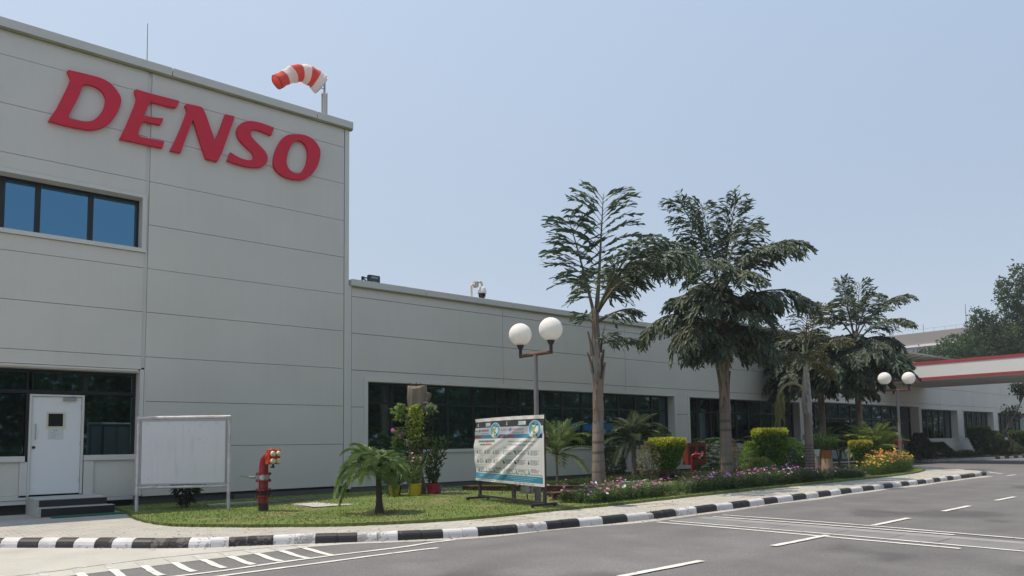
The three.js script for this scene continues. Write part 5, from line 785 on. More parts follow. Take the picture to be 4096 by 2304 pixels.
// --- clipped and loose shrubs
function shrub(name, label, x, z, prof, o) { // prof: [height, radius] from the ground up
  const t = thing(name, label, o.cat || 'bush', [x, 0.2, z], o.group), L = new Leaves(), H = prof[prof.length - 1][0], rad = y => { for (let i = 0; i < prof.length - 1; i++) if (y <= prof[i + 1][0]) return lerp(prof[i][1], prof[i + 1][1], (y - prof[i][0]) / Math.max(1e-6, prof[i + 1][0] - prof[i][0])); return prof[prof.length - 1][1]; };
  const sx = o.sx || 1, a0 = prof[0][0], lift = o.keep ? 1 : 1.9; o = { ...o, n: Math.round(o.n * 1.7), leaf: o.leaf * 1.15, col: o.col.map(v => v * lift), bright: o.bright.map(v => v * (o.keep ? 1 : 1.4)) };
  for (let i = 0; i < o.n; i++) {
    const top = rnd() < (o.topShare ?? 0.3), y = top ? H - rr(0, 0.09) : lerp(a0, H, Math.pow(rnd(), o.pow || 0.75)), R = rad(Math.min(y, H - 0.02)), q = top ? Math.sqrt(rnd()) : (rnd() < 0.75 ? rr(0.82, 1.06) : Math.sqrt(rnd())), a = rnd() * 6.283, lump = 1 + (o.lump ?? 0.1) * Math.sin(a * 4 + y * 5 + x) * Math.sin(y * 7 + a * 2);
    const p = V(0, 0, 0).addScaledVector(RT, Math.cos(a) * R * q * sx * lump).addScaledVector(DP, Math.sin(a) * R * q * lump).add(V(x, 0.2 + y + (top ? rr(-0.03, o.spike ?? 0.05) : 0), z));
    const out = V(0, 0, 0).addScaledVector(RT, Math.cos(a)).addScaledVector(DP, Math.sin(a)).addScaledVector(UP, top ? 1.6 : o.up ?? 0.2).add(rv().multiplyScalar(0.7)).normalize();
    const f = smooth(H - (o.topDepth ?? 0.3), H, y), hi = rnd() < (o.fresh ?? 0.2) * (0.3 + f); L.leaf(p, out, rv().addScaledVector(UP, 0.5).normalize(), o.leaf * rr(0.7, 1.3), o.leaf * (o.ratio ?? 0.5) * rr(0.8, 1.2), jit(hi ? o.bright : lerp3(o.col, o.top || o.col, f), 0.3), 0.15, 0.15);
  }
  const S = []; for (let i = 0; i < (o.stems ?? 5); i++) { const a = i * 2.4, y = a0 + (H - a0) * 0.7; S.push(tubeTaper([V(x + Math.cos(a) * 0.03, 0.15, z + Math.sin(a) * 0.03), V(x + Math.cos(a) * rad(a0) * 0.3, 0.2 + a0 * 0.6, z + Math.sin(a) * rad(a0) * 0.3), V(x + Math.cos(a) * rad(y) * 0.6, 0.2 + y, z + Math.sin(a) * rad(y) * 0.6)], o.stem || 0.02, 0.006, 6)); }
  if (S.length) part('stem', S, M.bark, t); part('foliage', L.geo(), M.leaf, t);
  if (o.flowers) { const F = new Leaves(); for (let i = 0; i < o.flowers.n; i++) { const y = lerp(a0 + (H - a0) * 0.4, H, rnd()), R = rad(y), a = rnd() * 6.283; F.petals(V(x, 0.2 + y, z).addScaledVector(RT, Math.cos(a) * R * 1.05).addScaledVector(DP, Math.sin(a) * R * 1.05), V(0, 0, 0).addScaledVector(RT, Math.cos(a)).addScaledVector(DP, Math.sin(a)).addScaledVector(UP, 0.8).normalize(), o.flowers.r, o.flowers.col); } part('flowers', F.geo(), M.flower, t); }
  return t;
}
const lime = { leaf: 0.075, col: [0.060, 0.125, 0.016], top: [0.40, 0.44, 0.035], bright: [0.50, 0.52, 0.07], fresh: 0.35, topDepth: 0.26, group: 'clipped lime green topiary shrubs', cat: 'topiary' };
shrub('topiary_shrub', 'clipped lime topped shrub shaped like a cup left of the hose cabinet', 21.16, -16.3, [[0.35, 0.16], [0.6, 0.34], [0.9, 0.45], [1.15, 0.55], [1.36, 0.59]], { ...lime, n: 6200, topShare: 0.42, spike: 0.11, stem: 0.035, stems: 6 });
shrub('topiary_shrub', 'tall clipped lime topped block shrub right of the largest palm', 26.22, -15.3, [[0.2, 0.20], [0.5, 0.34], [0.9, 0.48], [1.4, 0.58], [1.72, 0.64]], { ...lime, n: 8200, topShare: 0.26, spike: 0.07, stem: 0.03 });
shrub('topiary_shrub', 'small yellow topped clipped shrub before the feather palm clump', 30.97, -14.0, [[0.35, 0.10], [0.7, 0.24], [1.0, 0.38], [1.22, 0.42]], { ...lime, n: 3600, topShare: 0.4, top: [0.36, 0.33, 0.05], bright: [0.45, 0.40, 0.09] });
shrub('topiary_shrub', 'dark flat topped clipped shrub nearest under the canopy windows', 60.0, -18.6, [[0.15, 0.12], [0.5, 0.3], [1.2, 0.55], [1.7, 0.58], [1.98, 0.6]], { ...lime, leaf: 0.13, n: 3000, col: [0.03, 0.05, 0.02], top: [0.12, 0.17, 0.03], bright: [0.13, 0.19, 0.04], topDepth: 0.12 });
shrub('topiary_shrub', 'dark rounded clipped shrub second under the canopy windows', 61.0, -18.2, [[0.1, 0.15], [0.5, 0.45], [1.0, 0.72], [1.4, 0.66], [1.65, 0.35]], { ...lime, leaf: 0.13, n: 3200, col: [0.028, 0.05, 0.02], top: [0.06, 0.11, 0.03], bright: [0.08, 0.14, 0.04] });
shrub('topiary_shrub', 'flat topped clipped shrub at the right picture edge under the canopy', 66.0, -17.9, [[0.1, 0.2], [0.6, 0.32], [1.2, 0.46], [1.65, 0.5]], { ...lime, leaf: 0.13, n: 2600, col: [0.028, 0.05, 0.02], top: [0.11, 0.17, 0.03], bright: [0.13, 0.19, 0.04], topDepth: 0.15 });
shrub('round_bush', 'rounded soft green bush with a few white flowers by the slender palm', 27.57, -15.2, [[0.05, 0.5], [0.4, 0.78], [0.8, 0.75], [1.1, 0.5], [1.35, 0.12]], { n: 6500, leaf: 0.07, col: [0.050, 0.095, 0.030], bright: [0.10, 0.17, 0.045], fresh: 0.3, up: 0.6, flowers: { n: 9, r: 0.04, col: [0.75, 0.75, 0.72] } });
shrub('croton_bush', 'light yellow green loose plant left of the tall clipped shrub', 25.45, -15.7, [[0.05, 0.2], [0.4, 0.3], [0.8, 0.26], [1.2, 0.08]], { n: 420, leaf: 0.14, ratio: 0.3, col: [0.10, 0.17, 0.03], bright: [0.20, 0.26, 0.05], fresh: 0.5, up: 0.9 });
shrub('dry_bush', 'thin reddish half dry bush right of the largest palm trunk', 26.0, -16.9, [[0.05, 0.3], [0.5, 0.42], [0.95, 0.36], [1.35, 0.1]], { n: 900, leaf: 0.07, col: [0.10, 0.085, 0.04], bright: [0.20, 0.06, 0.04], fresh: 0.2 });
shrub('rose_bush', 'scraggly olive rose bush left of the cup shaped shrub', 20.4, -16.5, [[0.05, 0.2], [0.5, 0.36], [0.9, 0.34], [1.3, 0.1]], { n: 1000, leaf: 0.075, col: [0.12, 0.125, 0.06], bright: [0.22, 0.20, 0.10], fresh: 0.25 });
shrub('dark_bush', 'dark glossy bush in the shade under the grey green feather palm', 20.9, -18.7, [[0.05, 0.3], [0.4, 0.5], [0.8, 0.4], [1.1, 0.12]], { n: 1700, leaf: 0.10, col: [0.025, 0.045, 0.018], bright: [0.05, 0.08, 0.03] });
shrub('red_flower_bush', 'airy bush with single red flowers before the window end', 24.0, -18.7, [[0.3, 0.2], [0.9, 0.45], [1.5, 0.4], [1.85, 0.12]], { n: 900, leaf: 0.09, col: [0.04, 0.06, 0.03], bright: [0.07, 0.10, 0.04], flowers: { n: 6, r: 0.06, col: [0.55, 0.03, 0.05] } });
shrub('leafy_plant', 'low bright leafy plant at the foot of the tall clipped shrub', 24.2, -14.5, [[0.02, 0.3], [0.3, 0.4], [0.55, 0.1]], { n: 420, leaf: 0.2, ratio: 0.28, col: [0.13, 0.19, 0.04], bright: [0.28, 0.27, 0.08], fresh: 0.4, up: 1.0 });
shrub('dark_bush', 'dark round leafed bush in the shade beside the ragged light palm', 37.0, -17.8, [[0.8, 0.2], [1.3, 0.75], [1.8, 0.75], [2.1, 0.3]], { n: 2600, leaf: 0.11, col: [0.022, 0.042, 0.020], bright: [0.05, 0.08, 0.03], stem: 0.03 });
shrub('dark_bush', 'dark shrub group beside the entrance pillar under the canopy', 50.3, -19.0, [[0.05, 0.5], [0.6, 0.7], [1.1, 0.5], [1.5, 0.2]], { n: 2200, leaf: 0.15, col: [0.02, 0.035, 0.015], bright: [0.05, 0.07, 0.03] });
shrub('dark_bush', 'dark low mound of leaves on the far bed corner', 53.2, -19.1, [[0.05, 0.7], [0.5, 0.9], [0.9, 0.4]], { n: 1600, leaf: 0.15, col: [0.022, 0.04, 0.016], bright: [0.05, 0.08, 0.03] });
shrub('hedge_plant', 'pale loose shrub between the clipped shrubs under the canopy', 64.0, -17.9, [[0.05, 0.6], [0.4, 0.7], [0.7, 0.5], [0.95, 0.15]], { n: 1700, leaf: 0.14, col: [0.06, 0.085, 0.04], bright: [0.09, 0.13, 0.05] });
shrub('banner_bush', 'two thin leafy stems standing under the health banner', 11.45, -13.3, [[0.30, 0.10], [0.6, 0.24], [1.0, 0.2], [1.25, 0.05]], { n: 420, leaf: 0.10, ratio: 0.35, col: [0.04, 0.075, 0.025], bright: [0.09, 0.14, 0.04], stems: 3, stem: 0.04 });
shrub('sapling', 'dark drooping leafy sapling standing behind the blank notice board', 5.62, -18.25, [[0.12, 0.06], [0.3, 0.14], [0.55, 0.24], [0.9, 0.2], [1.3, 0.08]], { n: 650, leaf: 0.16, ratio: 0.22, col: [0.022, 0.03, 0.018], bright: [0.05, 0.06, 0.03], up: -0.7, stems: 4, stem: 0.05 });
// --- potted plants on stands
function pot(name, label, x, y, z, r, h, m, o = {}) {
  const t = thing(name, label, o.cat || 'flower pot', [x, y, z], o.group), rb = o.rb ?? 0.72, pr = [[0.001, 0], [r * rb, 0], [r * (rb + 0.04), h * 0.05], [r * 0.97, h * 0.9], [r * 1.05, h * 0.91], [r * 1.05, h], [r * 0.95, h], [r * 0.92, h * 0.86], [0.001, h * 0.86]].map(p => [p[0], p[1] + y]);
  const g = lathe(pr, x, 0, z, 32); if (o.flute) { const p = g.attributes.position; for (let i = 0; i < p.count; i++) { const dx = p.getX(i) - x, dz = p.getZ(i) - z, a = Math.atan2(dz, dx), k = 1 + 0.03 * Math.sign(Math.sin(a * 16)); p.setX(i, x + dx * k); p.setZ(i, z + dz * k); } g.computeVertexNormals(); }
  part('pot', g, m, t);
  const L = new Leaves(); for (let i = 0; i < (o.n || 0); i++) { const a = rnd() * 6.283, q = Math.sqrt(rnd()), hh = rnd(), c = V(x + Math.cos(a) * r * 0.7 * q, y + h * 0.9, z + Math.sin(a) * r * 0.7 * q), d = V(Math.cos(a) * (o.spread ?? 0.6) * q, 1, Math.sin(a) * (o.spread ?? 0.6) * q).normalize(), p = c.addScaledVector(d, hh * o.ph); L.leaf(p, d.clone().add(rv().multiplyScalar(o.wild ?? 0.6)).normalize(), rv(), o.leaf * rr(0.7, 1.3), o.leaf * (o.ratio ?? 0.4), jit(o.col, 0.35), o.bend ?? 0.2); }
  if (o.n) { const S = []; for (let i = 0; i < 7; i++) { const a = i * 2.4; S.push(tubeTaper([V(x + Math.cos(a) * r * 0.3, y + h * 0.8, z + Math.sin(a) * r * 0.3), V(x + Math.cos(a) * r * 0.8, y + h + o.ph * 0.8, z + Math.sin(a) * r * 0.8)], 0.007, 0.003, 4)); } part('stem', S, stalkMat, t); part('foliage', L.geo(), M.leaf, t); }
  if (o.fl) { const F = new Leaves(); for (let i = 0; i < o.fl.n; i++) { const a = rnd() * 6.283, q = rr(0.3, 1), c = V(x + Math.cos(a) * r * q * 1.5, y + h + o.ph * rr(o.fl.lo ?? 0.6, 1.15), z + Math.sin(a) * r * q * 1.5); F.petals(c, V(Math.cos(a) * 0.6, 0.8, Math.sin(a) * 0.6).normalize(), o.fl.r * rr(0.8, 1.2), o.fl.col); } part('flowers', F.geo(), M.flower, t); }
  return t;
}
const yellow = plastic(0.46, 0.33, 0.012), pinkF = [0.50, 0.13, 0.34];
pot('flower_pot', 'left yellow fluted pot with grassy leaves and pink flowers at the stump foot', 10.19, 0.283, -16.52, 0.146, 0.28, yellow, { flute: true, rb: 0.8, n: 420, ph: 0.42, leaf: 0.2, ratio: 0.09, col: [0.055, 0.075, 0.03], spread: 0.9, bend: 0.5, fl: { n: 30, r: 0.028, col: [0.56, 0.20, 0.36], lo: 0.75 } });
pot('flower_pot', 'middle yellow fluted pot with tall pink flowering stems before the stump', 10.61, 0.283, -16.21, 0.174, 0.31, yellow, { flute: true, rb: 0.8, n: 520, ph: 0.75, leaf: 0.075, ratio: 0.42, col: [0.12, 0.21, 0.045], spread: 0.45, fl: { n: 16, r: 0.03, col: [0.58, 0.16, 0.40], lo: 0.55 } });
pot('flower_pot', 'red plastic pot with a tall leafy shrub right of the stump', 11.20, 0.283, -16.25, 0.165, 0.285, plastic(0.30, 0.012, 0.03), { flute: true, n: 620, ph: 1.2, leaf: 0.13, ratio: 0.34, col: [0.045, 0.08, 0.022], spread: 0.28, wild: 0.9 });
pot('flower_pot', 'small brown pot hidden between the yellow pots', 10.37, 0.283, -16.68, 0.113, 0.23, plastic(0.10, 0.05, 0.03), {});
pot('flower_pot', 'small purple grey pot peeping out beside the red pot', 11.42, 0.283, -16.33, 0.104, 0.23, plastic(0.20, 0.13, 0.19), {});
{ // the planter stump with its pots
  const x = 11.03, z = -16.75, t = thing('tree_stump', 'tall dead tree stump hung with plants and coloured pots', 'tree stump', [x, 0.28, z]), n = 40, rad = 26, pos = [], uv = [];
  const R = (y, a) => lerp(0.24, 0.15, smooth(0, 0.7, y)) + smooth(1.7, 2.75, y) * 0.105 + 0.018 * Math.sin(a * 3 + y * 2) + 0.012 * Math.sin(a * 8 + y * 5) + (y > 2.85 ? -0.05 * (y - 2.85) / 0.1 : 0);
  const v = (i, k) => { const y = 2.86 * i / n, a = k / rad * 6.2832, r = R(y, a); return [x + Math.cos(a) * r, 0.26 + y + (i === n ? 0.05 * Math.sin(a * 2) : 0), z + Math.sin(a) * r]; };
  for (let i = 0; i < n; i++) for (let k = 0; k < rad; k++) for (const [di, dk] of [[0, 0], [1, 0], [1, 1], [0, 0], [1, 1], [0, 1]]) { pos.push(...v(i + di, k + dk)); uv.push((k + dk) / rad, 2.86 * (i + di) / n / 2); }
  for (let k = 0; k < rad; k++) { pos.push(...v(n, k), x, 3.155, z, ...v(n, k + 1)); uv.push(0, 0, 0.1, 0, 0.1, 0.1); }
  const g = new THREE.BufferGeometry(); g.setAttribute('position', new THREE.BufferAttribute(new Float32Array(pos), 3)); g.setAttribute('uv', new THREE.BufferAttribute(new Float32Array(uv), 2)); g.computeVertexNormals();
  part('trunk', g, M.stump, t); part('cut_branch', tubeTaper([V(x, 2.55, z).addScaledVector(RT, 0.08), V(x, 2.75, z).addScaledVector(RT, 0.22), V(x, 2.98, z).addScaledVector(RT, 0.33)], 0.13, 0.10, 12), M.stump, t);
  part('knot', sphere(...V(x, 2.62, z).addScaledVector(DP, -0.22).toArray(), 0.05, 10, 8), M.stump, t);
  const nail = []; for (let i = 0; i < 6; i++) nail.push(rod([x - 0.2 + i * 0.07, 3.05, z + rr(-0.1, 0.1)], [x - 0.2 + i * 0.075, 3.24, z + rr(-0.1, 0.1)], 0.006, 5)); part('nail', nail, M.iron, t);
  const at = (a, y, b = -0.22) => V(x, 0.28 + y * 0.95, z).addScaledVector(RT, a * 0.95).addScaledVector(DP, b);
  const vine = (name, label, a, y, sx, sy, k, cnt, leaf, hang = 0.6, ratio = 0.55, bb = -0.2) => { const L = new Leaves(), S = [], q = thing(name, label, 'climbing plant', at(a, y - sy * 0.5, bb).toArray()); for (let i = 0; i < cnt; i++) { const u = rr(-1, 1), w = rr(-1, 1); if (u * u + w * w > 1.1) continue; const p = at(a + u * sx, y + w * sy, bb + rr(-0.12, 0.1)); L.leaf(p, dir(rr(-1, 1), -rr(0, 1), rr(-hang - 0.3, 0.6 - hang)), dir(0, -1, 0.8), leaf * rr(0.7, 1.3), leaf * ratio, jit(k, 0.35), 0.2); } for (let i = 0; i < 8; i++) S.push(tubeTaper([at(a + rr(-0.3, 0.3) * sx, y + sy * 0.9, bb), at(a + rr(-0.8, 0.8) * sx, y, bb - 0.05), at(a + rr(-0.8, 0.8) * sx, y - sy * 0.9, bb - 0.05)], 0.006, 0.003, 4)); part('stem', S, stalkMat, q); part('foliage', L.geo(), M.leaf, q); return q; };
  vine('trailing_plant', 'yellow green trailing plant covering the middle of the stump', 0.0, 1.98, 0.24, 0.55, [0.30, 0.37, 0.05], 1000, 0.08);
  vine('trailing_plant', 'trailing plant thinning out down the stump below the yellow green one', 0.02, 1.25, 0.16, 0.40, [0.15, 0.21, 0.04], 260, 0.07);
  vine('leafy_plant', 'broad leaved plant hanging at the upper left of the stump', -0.42, 2.30, 0.19, 0.24, [0.17, 0.26, 0.045], 190, 0.12, 0.4);
  vine('leafy_plant', 'variegated broad leaf plant at the upper right of the stump', 0.42, 2.40, 0.12, 0.16, [0.14, 0.20, 0.08], 60, 0.15, 0.7, 0.5);
  vine('spider_plant', 'spiky light leaf tuft with a pink flower at the left of the stump', -0.40, 1.65, 0.17, 0.22, [0.19, 0.25, 0.07], 130, 0.17, 0.3, 0.2);
  vine('dark_vine', 'dark hanging vine at the right side of the stump', 0.32, 1.75, 0.17, 0.42, [0.025, 0.05, 0.018], 420, 0.075);
  vine('fern', 'bright green ferny plant low at the left of the stump', -0.42, 1.32, 0.24, 0.22, [0.11, 0.21, 0.04], 420, 0.12, 0.2, 0.25);
  vine('bromeliad', 'reddish spiky plant low on the stump above the yellow pots', -0.22, 0.98, 0.15, 0.16, [0.15, 0.045, 0.04], 170, 0.17, 0.1, 0.14);
  { const F = new Leaves(); for (const [a, y] of [[-0.62, 1.78], [-0.40, 1.67]]) for (let i = 0; i < 3; i++) F.petals(at(a + rr(-0.03, 0.03), y + rr(-0.03, 0.03), -0.25), dir(0, -1, 0.3), 0.045, pinkF); single('pink_blossom', F.geo(), M.flower, 'few pink blossoms sticking out left of the stump', 'flower'); }
  const hang = (label, a, y, r, h, m, extra) => { const p = at(a, y, -0.18), q = thing('hanging_pot', label, 'hanging pot', p.toArray()); part('pot', lathe([[0.001, 0], [r * 0.55, 0], [r * 0.6, 0.01], [r, h], [r * 1.06, h], [r * 1.06, h + 0.015], [r * 0.92, h + 0.012], [r * 0.85, h * 0.8], [0.001, h * 0.8]].map(k => [k[0], k[1] + p.y]), p.x, 0, p.z, 26), m, q); part('hook', tube([[p.x, p.y + h, p.z], at(a * 0.9, y + h + 0.12, -0.17), at(a * 0.55, y + h + 0.13, -0.15)], 0.012, 12, 6), extra || m, q); };
  hang('purple cone pot hooked at the left of the stump', -0.24, 2.02, 0.105, 0.17, plastic(0.16, 0.09, 0.28)); hang('teal pot half hidden in leaves on the stump front', 0.06, 2.28, 0.09, 0.15, plastic(0.02, 0.15, 0.16)); hang('off white pot hooked at the right of the stump', 0.36, 2.26, 0.10, 0.16, plastic(0.50, 0.44, 0.38));
  hang('cream pot with an orange hook at the left of the stump', -0.27, 1.33, 0.12, 0.17, plastic(0.52, 0.42, 0.33), plastic(0.55, 0.20, 0.10)); hang('mustard yellow pot tilted at the right of the stump', 0.27, 1.36, 0.11, 0.19, plastic(0.46, 0.33, 0.13)); hang('pale grey pot low at the right of the stump', 0.16, 0.86, 0.12, 0.17, plastic(0.40, 0.39, 0.36)); hang('green pot hooked at the upper left of the stump', -0.44, 2.16, 0.085, 0.14, plastic(0.03, 0.13, 0.09));
}
{ // pots on stands behind the slender palm
  const s1 = single('plant_stand', [rod([30.19, 0.15, -15.5], [30.19, 0.86, -15.5], 0.16, 14, 0.12)], mat([0.24, 0.19, 0.14], 0.9), 'brown log stand under the pale blue bucket', 'plant stand');
  pot('bucket_pot', 'pale blue bucket with leafy plant on a log behind the slender palm', 30.19, 0.86, -15.5, 0.15, 0.28, plastic(0.48, 0.56, 0.64), { n: 320, ph: 0.7, leaf: 0.15, col: [0.05, 0.10, 0.03], cat: 'bucket' });
  single('plant_stand', [rod([32.5, 0.15, -16.2], [32.5, 0.70, -16.2], 0.26, 18, 0.23)], mat([0.30, 0.22, 0.15], 0.9), 'broad tan stand under the orange clay pot', 'plant stand');
  pot('clay_pot', 'orange clay pot with round leafed plant on a tan stand', 32.5, 0.70, -16.2, 0.24, 0.38, plastic(0.32, 0.10, 0.035, 0.8), { n: 750, ph: 0.62, leaf: 0.12, ratio: 0.7, col: [0.07, 0.135, 0.03], spread: 0.8 });
  single('white_planter', lathe([[0.001, 0.2], [0.26, 0.2], [0.30, 0.30], [0.26, 0.9], [0.34, 1.08], [0.36, 1.15], [0.30, 1.16], [0.001, 1.10]], 29.7, 0, -19.0, 28), mat([0.36, 0.35, 0.31], 0.8), 'grey white concrete planter right of the largest palm against the wall', 'planter');
  single('tree_stake', rod([31.0, 0.1, -14.5], [31.02, 1.25, -14.52], 0.025, 8), mat([0.22, 0.2, 0.17], 0.9), 'thin grey stake standing in the pink flower bed', 'stake');
  single('small_post', rod([32.2, 0.1, -13.15], [32.2, 0.85, -13.15], 0.06, 10), mat([0.34, 0.24, 0.18], 0.8), 'short tan post beside the farther lamp post foot', 'post');
}
// --- flower beds (nobody could count them)
function bed(name, label, path, depth, hgt, count, flowers, leafCol, o = {}) {
  const L = new Leaves(), F = new Leaves(), c = new THREE.CatmullRomCurve3(path.map(p => V(p[0], 0.19, p[1])), false, 'centripetal');
  const spot = () => { for (;;) { const t = rnd(), q = rnd(), p = c.getPointAt(t), d = c.getTangentAt(t), n = V(d.z, 0, -d.x); p.addScaledVector(n, q * depth); const dens = fbm((p.x * 0.11) % 1, (p.z * 0.11 + 3) % 1, 4, 301, 3); if (dens < (o.gap ?? 0.42) && rnd() < 0.9) continue; return [p, smooth(0, 0.18, t) * smooth(1, 0.9, t) * 0.35 + 0.65, q, dens]; } };
  for (let i = 0; i < count; i++) { // little plants: a stem with leaves, some with flowers
    const [p, e, q, dn] = spot(), h = hgt * e * rr(0.55, 1.05) * (0.45 + 1.1 * dn), lean = V(rr(-0.15, 0.15), 1, rr(-0.12, 0.18)).normalize();
    const m = 9 + Math.floor(rnd() * 5), s = p.clone().addScaledVector(RT, 0.004); L.tri(p, s, p.clone().addScaledVector(lean, h), [0.06, 0.07, 0.03]);
    for (let k = 0; k < m; k++) { const a = k * 2.4 + rnd(), y = h * lerp(0.12, 0.98, k / m), w = p.clone().addScaledVector(lean, y); L.leaf(w, V(Math.cos(a), rr(0.1, 0.8), Math.sin(a)).normalize(), UP, (o.leaf || 0.075) * rr(0.7, 1.3), (o.leaf || 0.075) * (o.ratio || 0.42), jit(leafCol, 0.35)); }
    if (rnd() < (o.bloom ?? 0.55)) { const col = flowers(p, rnd()), f = 1 + Math.floor(rnd() * 2); for (let k = 0; k < f; k++) F.petals(p.clone().addScaledVector(lean, h + rr(0, 0.05)).add(V(rr(-0.04, 0.04), 0, rr(-0.04, 0.04))), V(rr(-0.6, 0.2), rr(0.5, 1), rr(0, 0.9)).normalize(), (o.fr || 0.026) * rr(0.8, 1.2), col); }
  }
  const g = new THREE.Group(); g.name = name; g.position.set(path[0][0], 0.2, path[0][1]); scene.add(g); g.userData = { kind: 'stuff', label, category: 'flower bed' };
  part('foliage', L.geo(), M.leaf, g).userData.kind = 'stuff'; part('blossoms', F.geo(), M.flower, g).userData.kind = 'stuff';
}
bed('pink_flower_bed', 'long bed of pink and some white flowers along the path under the palms', [[12.3, -11.62], [14.5, -11.72], [16.76, -11.86], [19.5, -11.95], [22.16, -12.0], [24.5, -12.05], [27.2, -12.1]], 1.05, 0.44, 3000, (p, r) => r < 0.07 ? [0.78, 0.78, 0.78] : r < 0.5 ? [0.40, 0.085, 0.27] : [0.48, 0.17, 0.36], [0.11, 0.17, 0.06], { fr: 0.033, bloom: 0.11 });
bed('orange_flower_bed', 'dense bed of orange and yellow flowers at the path bend by the far lamp', [[28.6, -12.25], [30.0, -12.35], [31.6, -12.55], [33.2, -12.85], [34.3, -13.3]], 1.2, 0.72, 1500, (p, r) => (fbm((p.x * 0.3) % 1, (p.z * 0.3 + 5) % 1, 4, 311, 2) + (r - 0.5) * 0.3 > 0.52) ? [0.58, 0.42, 0.03] : [0.50, 0.16, 0.03], [0.14, 0.20, 0.055], { fr: 0.034, bloom: 0.20, ratio: 0.16, leaf: 0.10 });
bed('far_bed_plants', 'low green groundcover in the far bed under the canopy', [[55.5, -18.2], [60, -17.6], [68, -16.8], [80, -15.4]], 1.3, 0.55, 1300, () => [0.35, 0.22, 0.16], [0.05, 0.08, 0.03], { leaf: 0.16, bloom: 0.12 });
bed('shade_groundcover', 'low grassy groundcover in the shade behind the pink flowers', [[16, -15.6], [20, -16.2], [24, -16.2], [30, -16.6]], 1.5, 0.26, 900, () => [0.5, 0.1, 0.08], [0.05, 0.085, 0.028], { leaf: 0.13, ratio: 0.14, bloom: 0.03 });
// --- broad-leaved trees
function tree(name, label, x, z, H, crown, trunkR, n, leaf, col, bright, o = {}) {
  const t = thing(name, label, 'tree', [x, 0, z], o.group), S = [], L = new Leaves(), c0 = crown[0];
  const limb = (a, b, r0, r1) => { const m = a.clone().lerp(b, 0.5).add(V(rr(-0.3, 0.3), rr(0, 0.4), rr(-0.3, 0.3))); S.push(tubeTaper([a, m, b], r0, r1, 7)); };
  const base = V(x, -0.1, z), fork = V(x + rr(-0.2, 0.2), H * 0.35, z + rr(-0.2, 0.2)); limb(base, fork, trunkR, trunkR * 0.75);
  for (const c of crown) { const cc = V(x + c[0], c[1], z + c[2]); limb(fork, cc, trunkR * 0.55, 0.04); for (let k = 0; k < 4; k++) limb(cc.clone().lerp(fork, 0.3), cc.clone().addScaledVector(rv(), c[3] * 0.7), 0.05, 0.015); }
  const tot = crown.reduce((s, c) => s + c[3] * c[3], 0);
  for (const c of crown) { const m = Math.round(n * c[3] * c[3] / tot); let k = 0; while (k < m) {
    const cl = rv().multiplyScalar(c[3] * Math.pow(rnd(), 0.33)); cl.y *= c[4] || 0.85; const q = V(x + c[0], c[1], z + c[2]).add(cl), cr = rr(0.25, 0.6) * (o.clump || 1), up = cl.y / c[3]; const tone = rr(0.75, 1.25);
    for (let j = 0; j < 14; j++, k++) { const p = q.clone().addScaledVector(rv(), cr * rnd()); L.leaf(p, rv().addScaledVector(UP, -0.25).normalize(), rv().addScaledVector(UP, 1).normalize(), leaf * rr(0.7, 1.3), leaf * rr(0.4, 0.6), jit(rnd() < 0.2 + 0.2 * up ? bright : col, 0.2).map(v => v * tone)); }
  } }
  part('trunk', S, o.bark || M.bark, t); part('crown', L.geo(), M.leaf, t); return t;
}
const G1 = [0.045, 0.075, 0.030], G2 = [0.075, 0.12, 0.035];
tree('tall_tree', 'tallest dark tree rising at the right picture edge behind the canopy', 108, -27.6, 22, [[0, 19, 0, 3.4, 1.1], [1.5, 14.5, 2, 5], [-2.5, 12, -2, 4.2], [3, 17, 3, 4]], 0.6, 24000, 0.42, G1, G2, { clump: 1.6 });
tree('dark_tree', 'dark pointed tree left of the tallest one behind the canopy', 103.4, -31.0, 17.4, [[0, 15.4, 0, 1.8, 1.2], [0.3, 12.4, 0.4, 3.6], [1.6, 10, 1.5, 4]], 0.48, 15000, 0.38, G1, G2, { clump: 1.4 });
tree('round_tree', 'rounded mid green tree behind the canopy before the factory hall', 99.5, -32.6, 13.6, [[0, 11.2, 0, 3.2], [1.8, 9.6, 1.8, 3.2]], 0.36, 9000, 0.36, [0.055, 0.095, 0.034], [0.09, 0.15, 0.04], { clump: 1.3 });
tree('round_tree', 'lower light green tree at the left end of the tree line behind the canopy', 97.5, -35.6, 12.6, [[0, 10.3, 0, 2.4], [-0.6, 8.8, -2.2, 2.6], [1.2, 9.4, 1.4, 2.4]], 0.32, 8000, 0.36, [0.055, 0.095, 0.034], [0.10, 0.165, 0.045], { clump: 1.3 });
tree('small_tree', 'thin leaning tree with dark leaf clumps before the wall under the canopy', 62.6, -17.6, 5.4, [[1.2, 5.0, 1.0, 0.9, 0.6], [2.4, 4.4, 2.2, 1.0, 0.6], [0.4, 3.4, 0.2, 0.45], [2.2, 3.6, 1.8, 0.6]], 0.10, 2600, 0.2, [0.022, 0.035, 0.018], [0.05, 0.08, 0.03], { bark: mat([0.035, 0.03, 0.026], 0.9) });
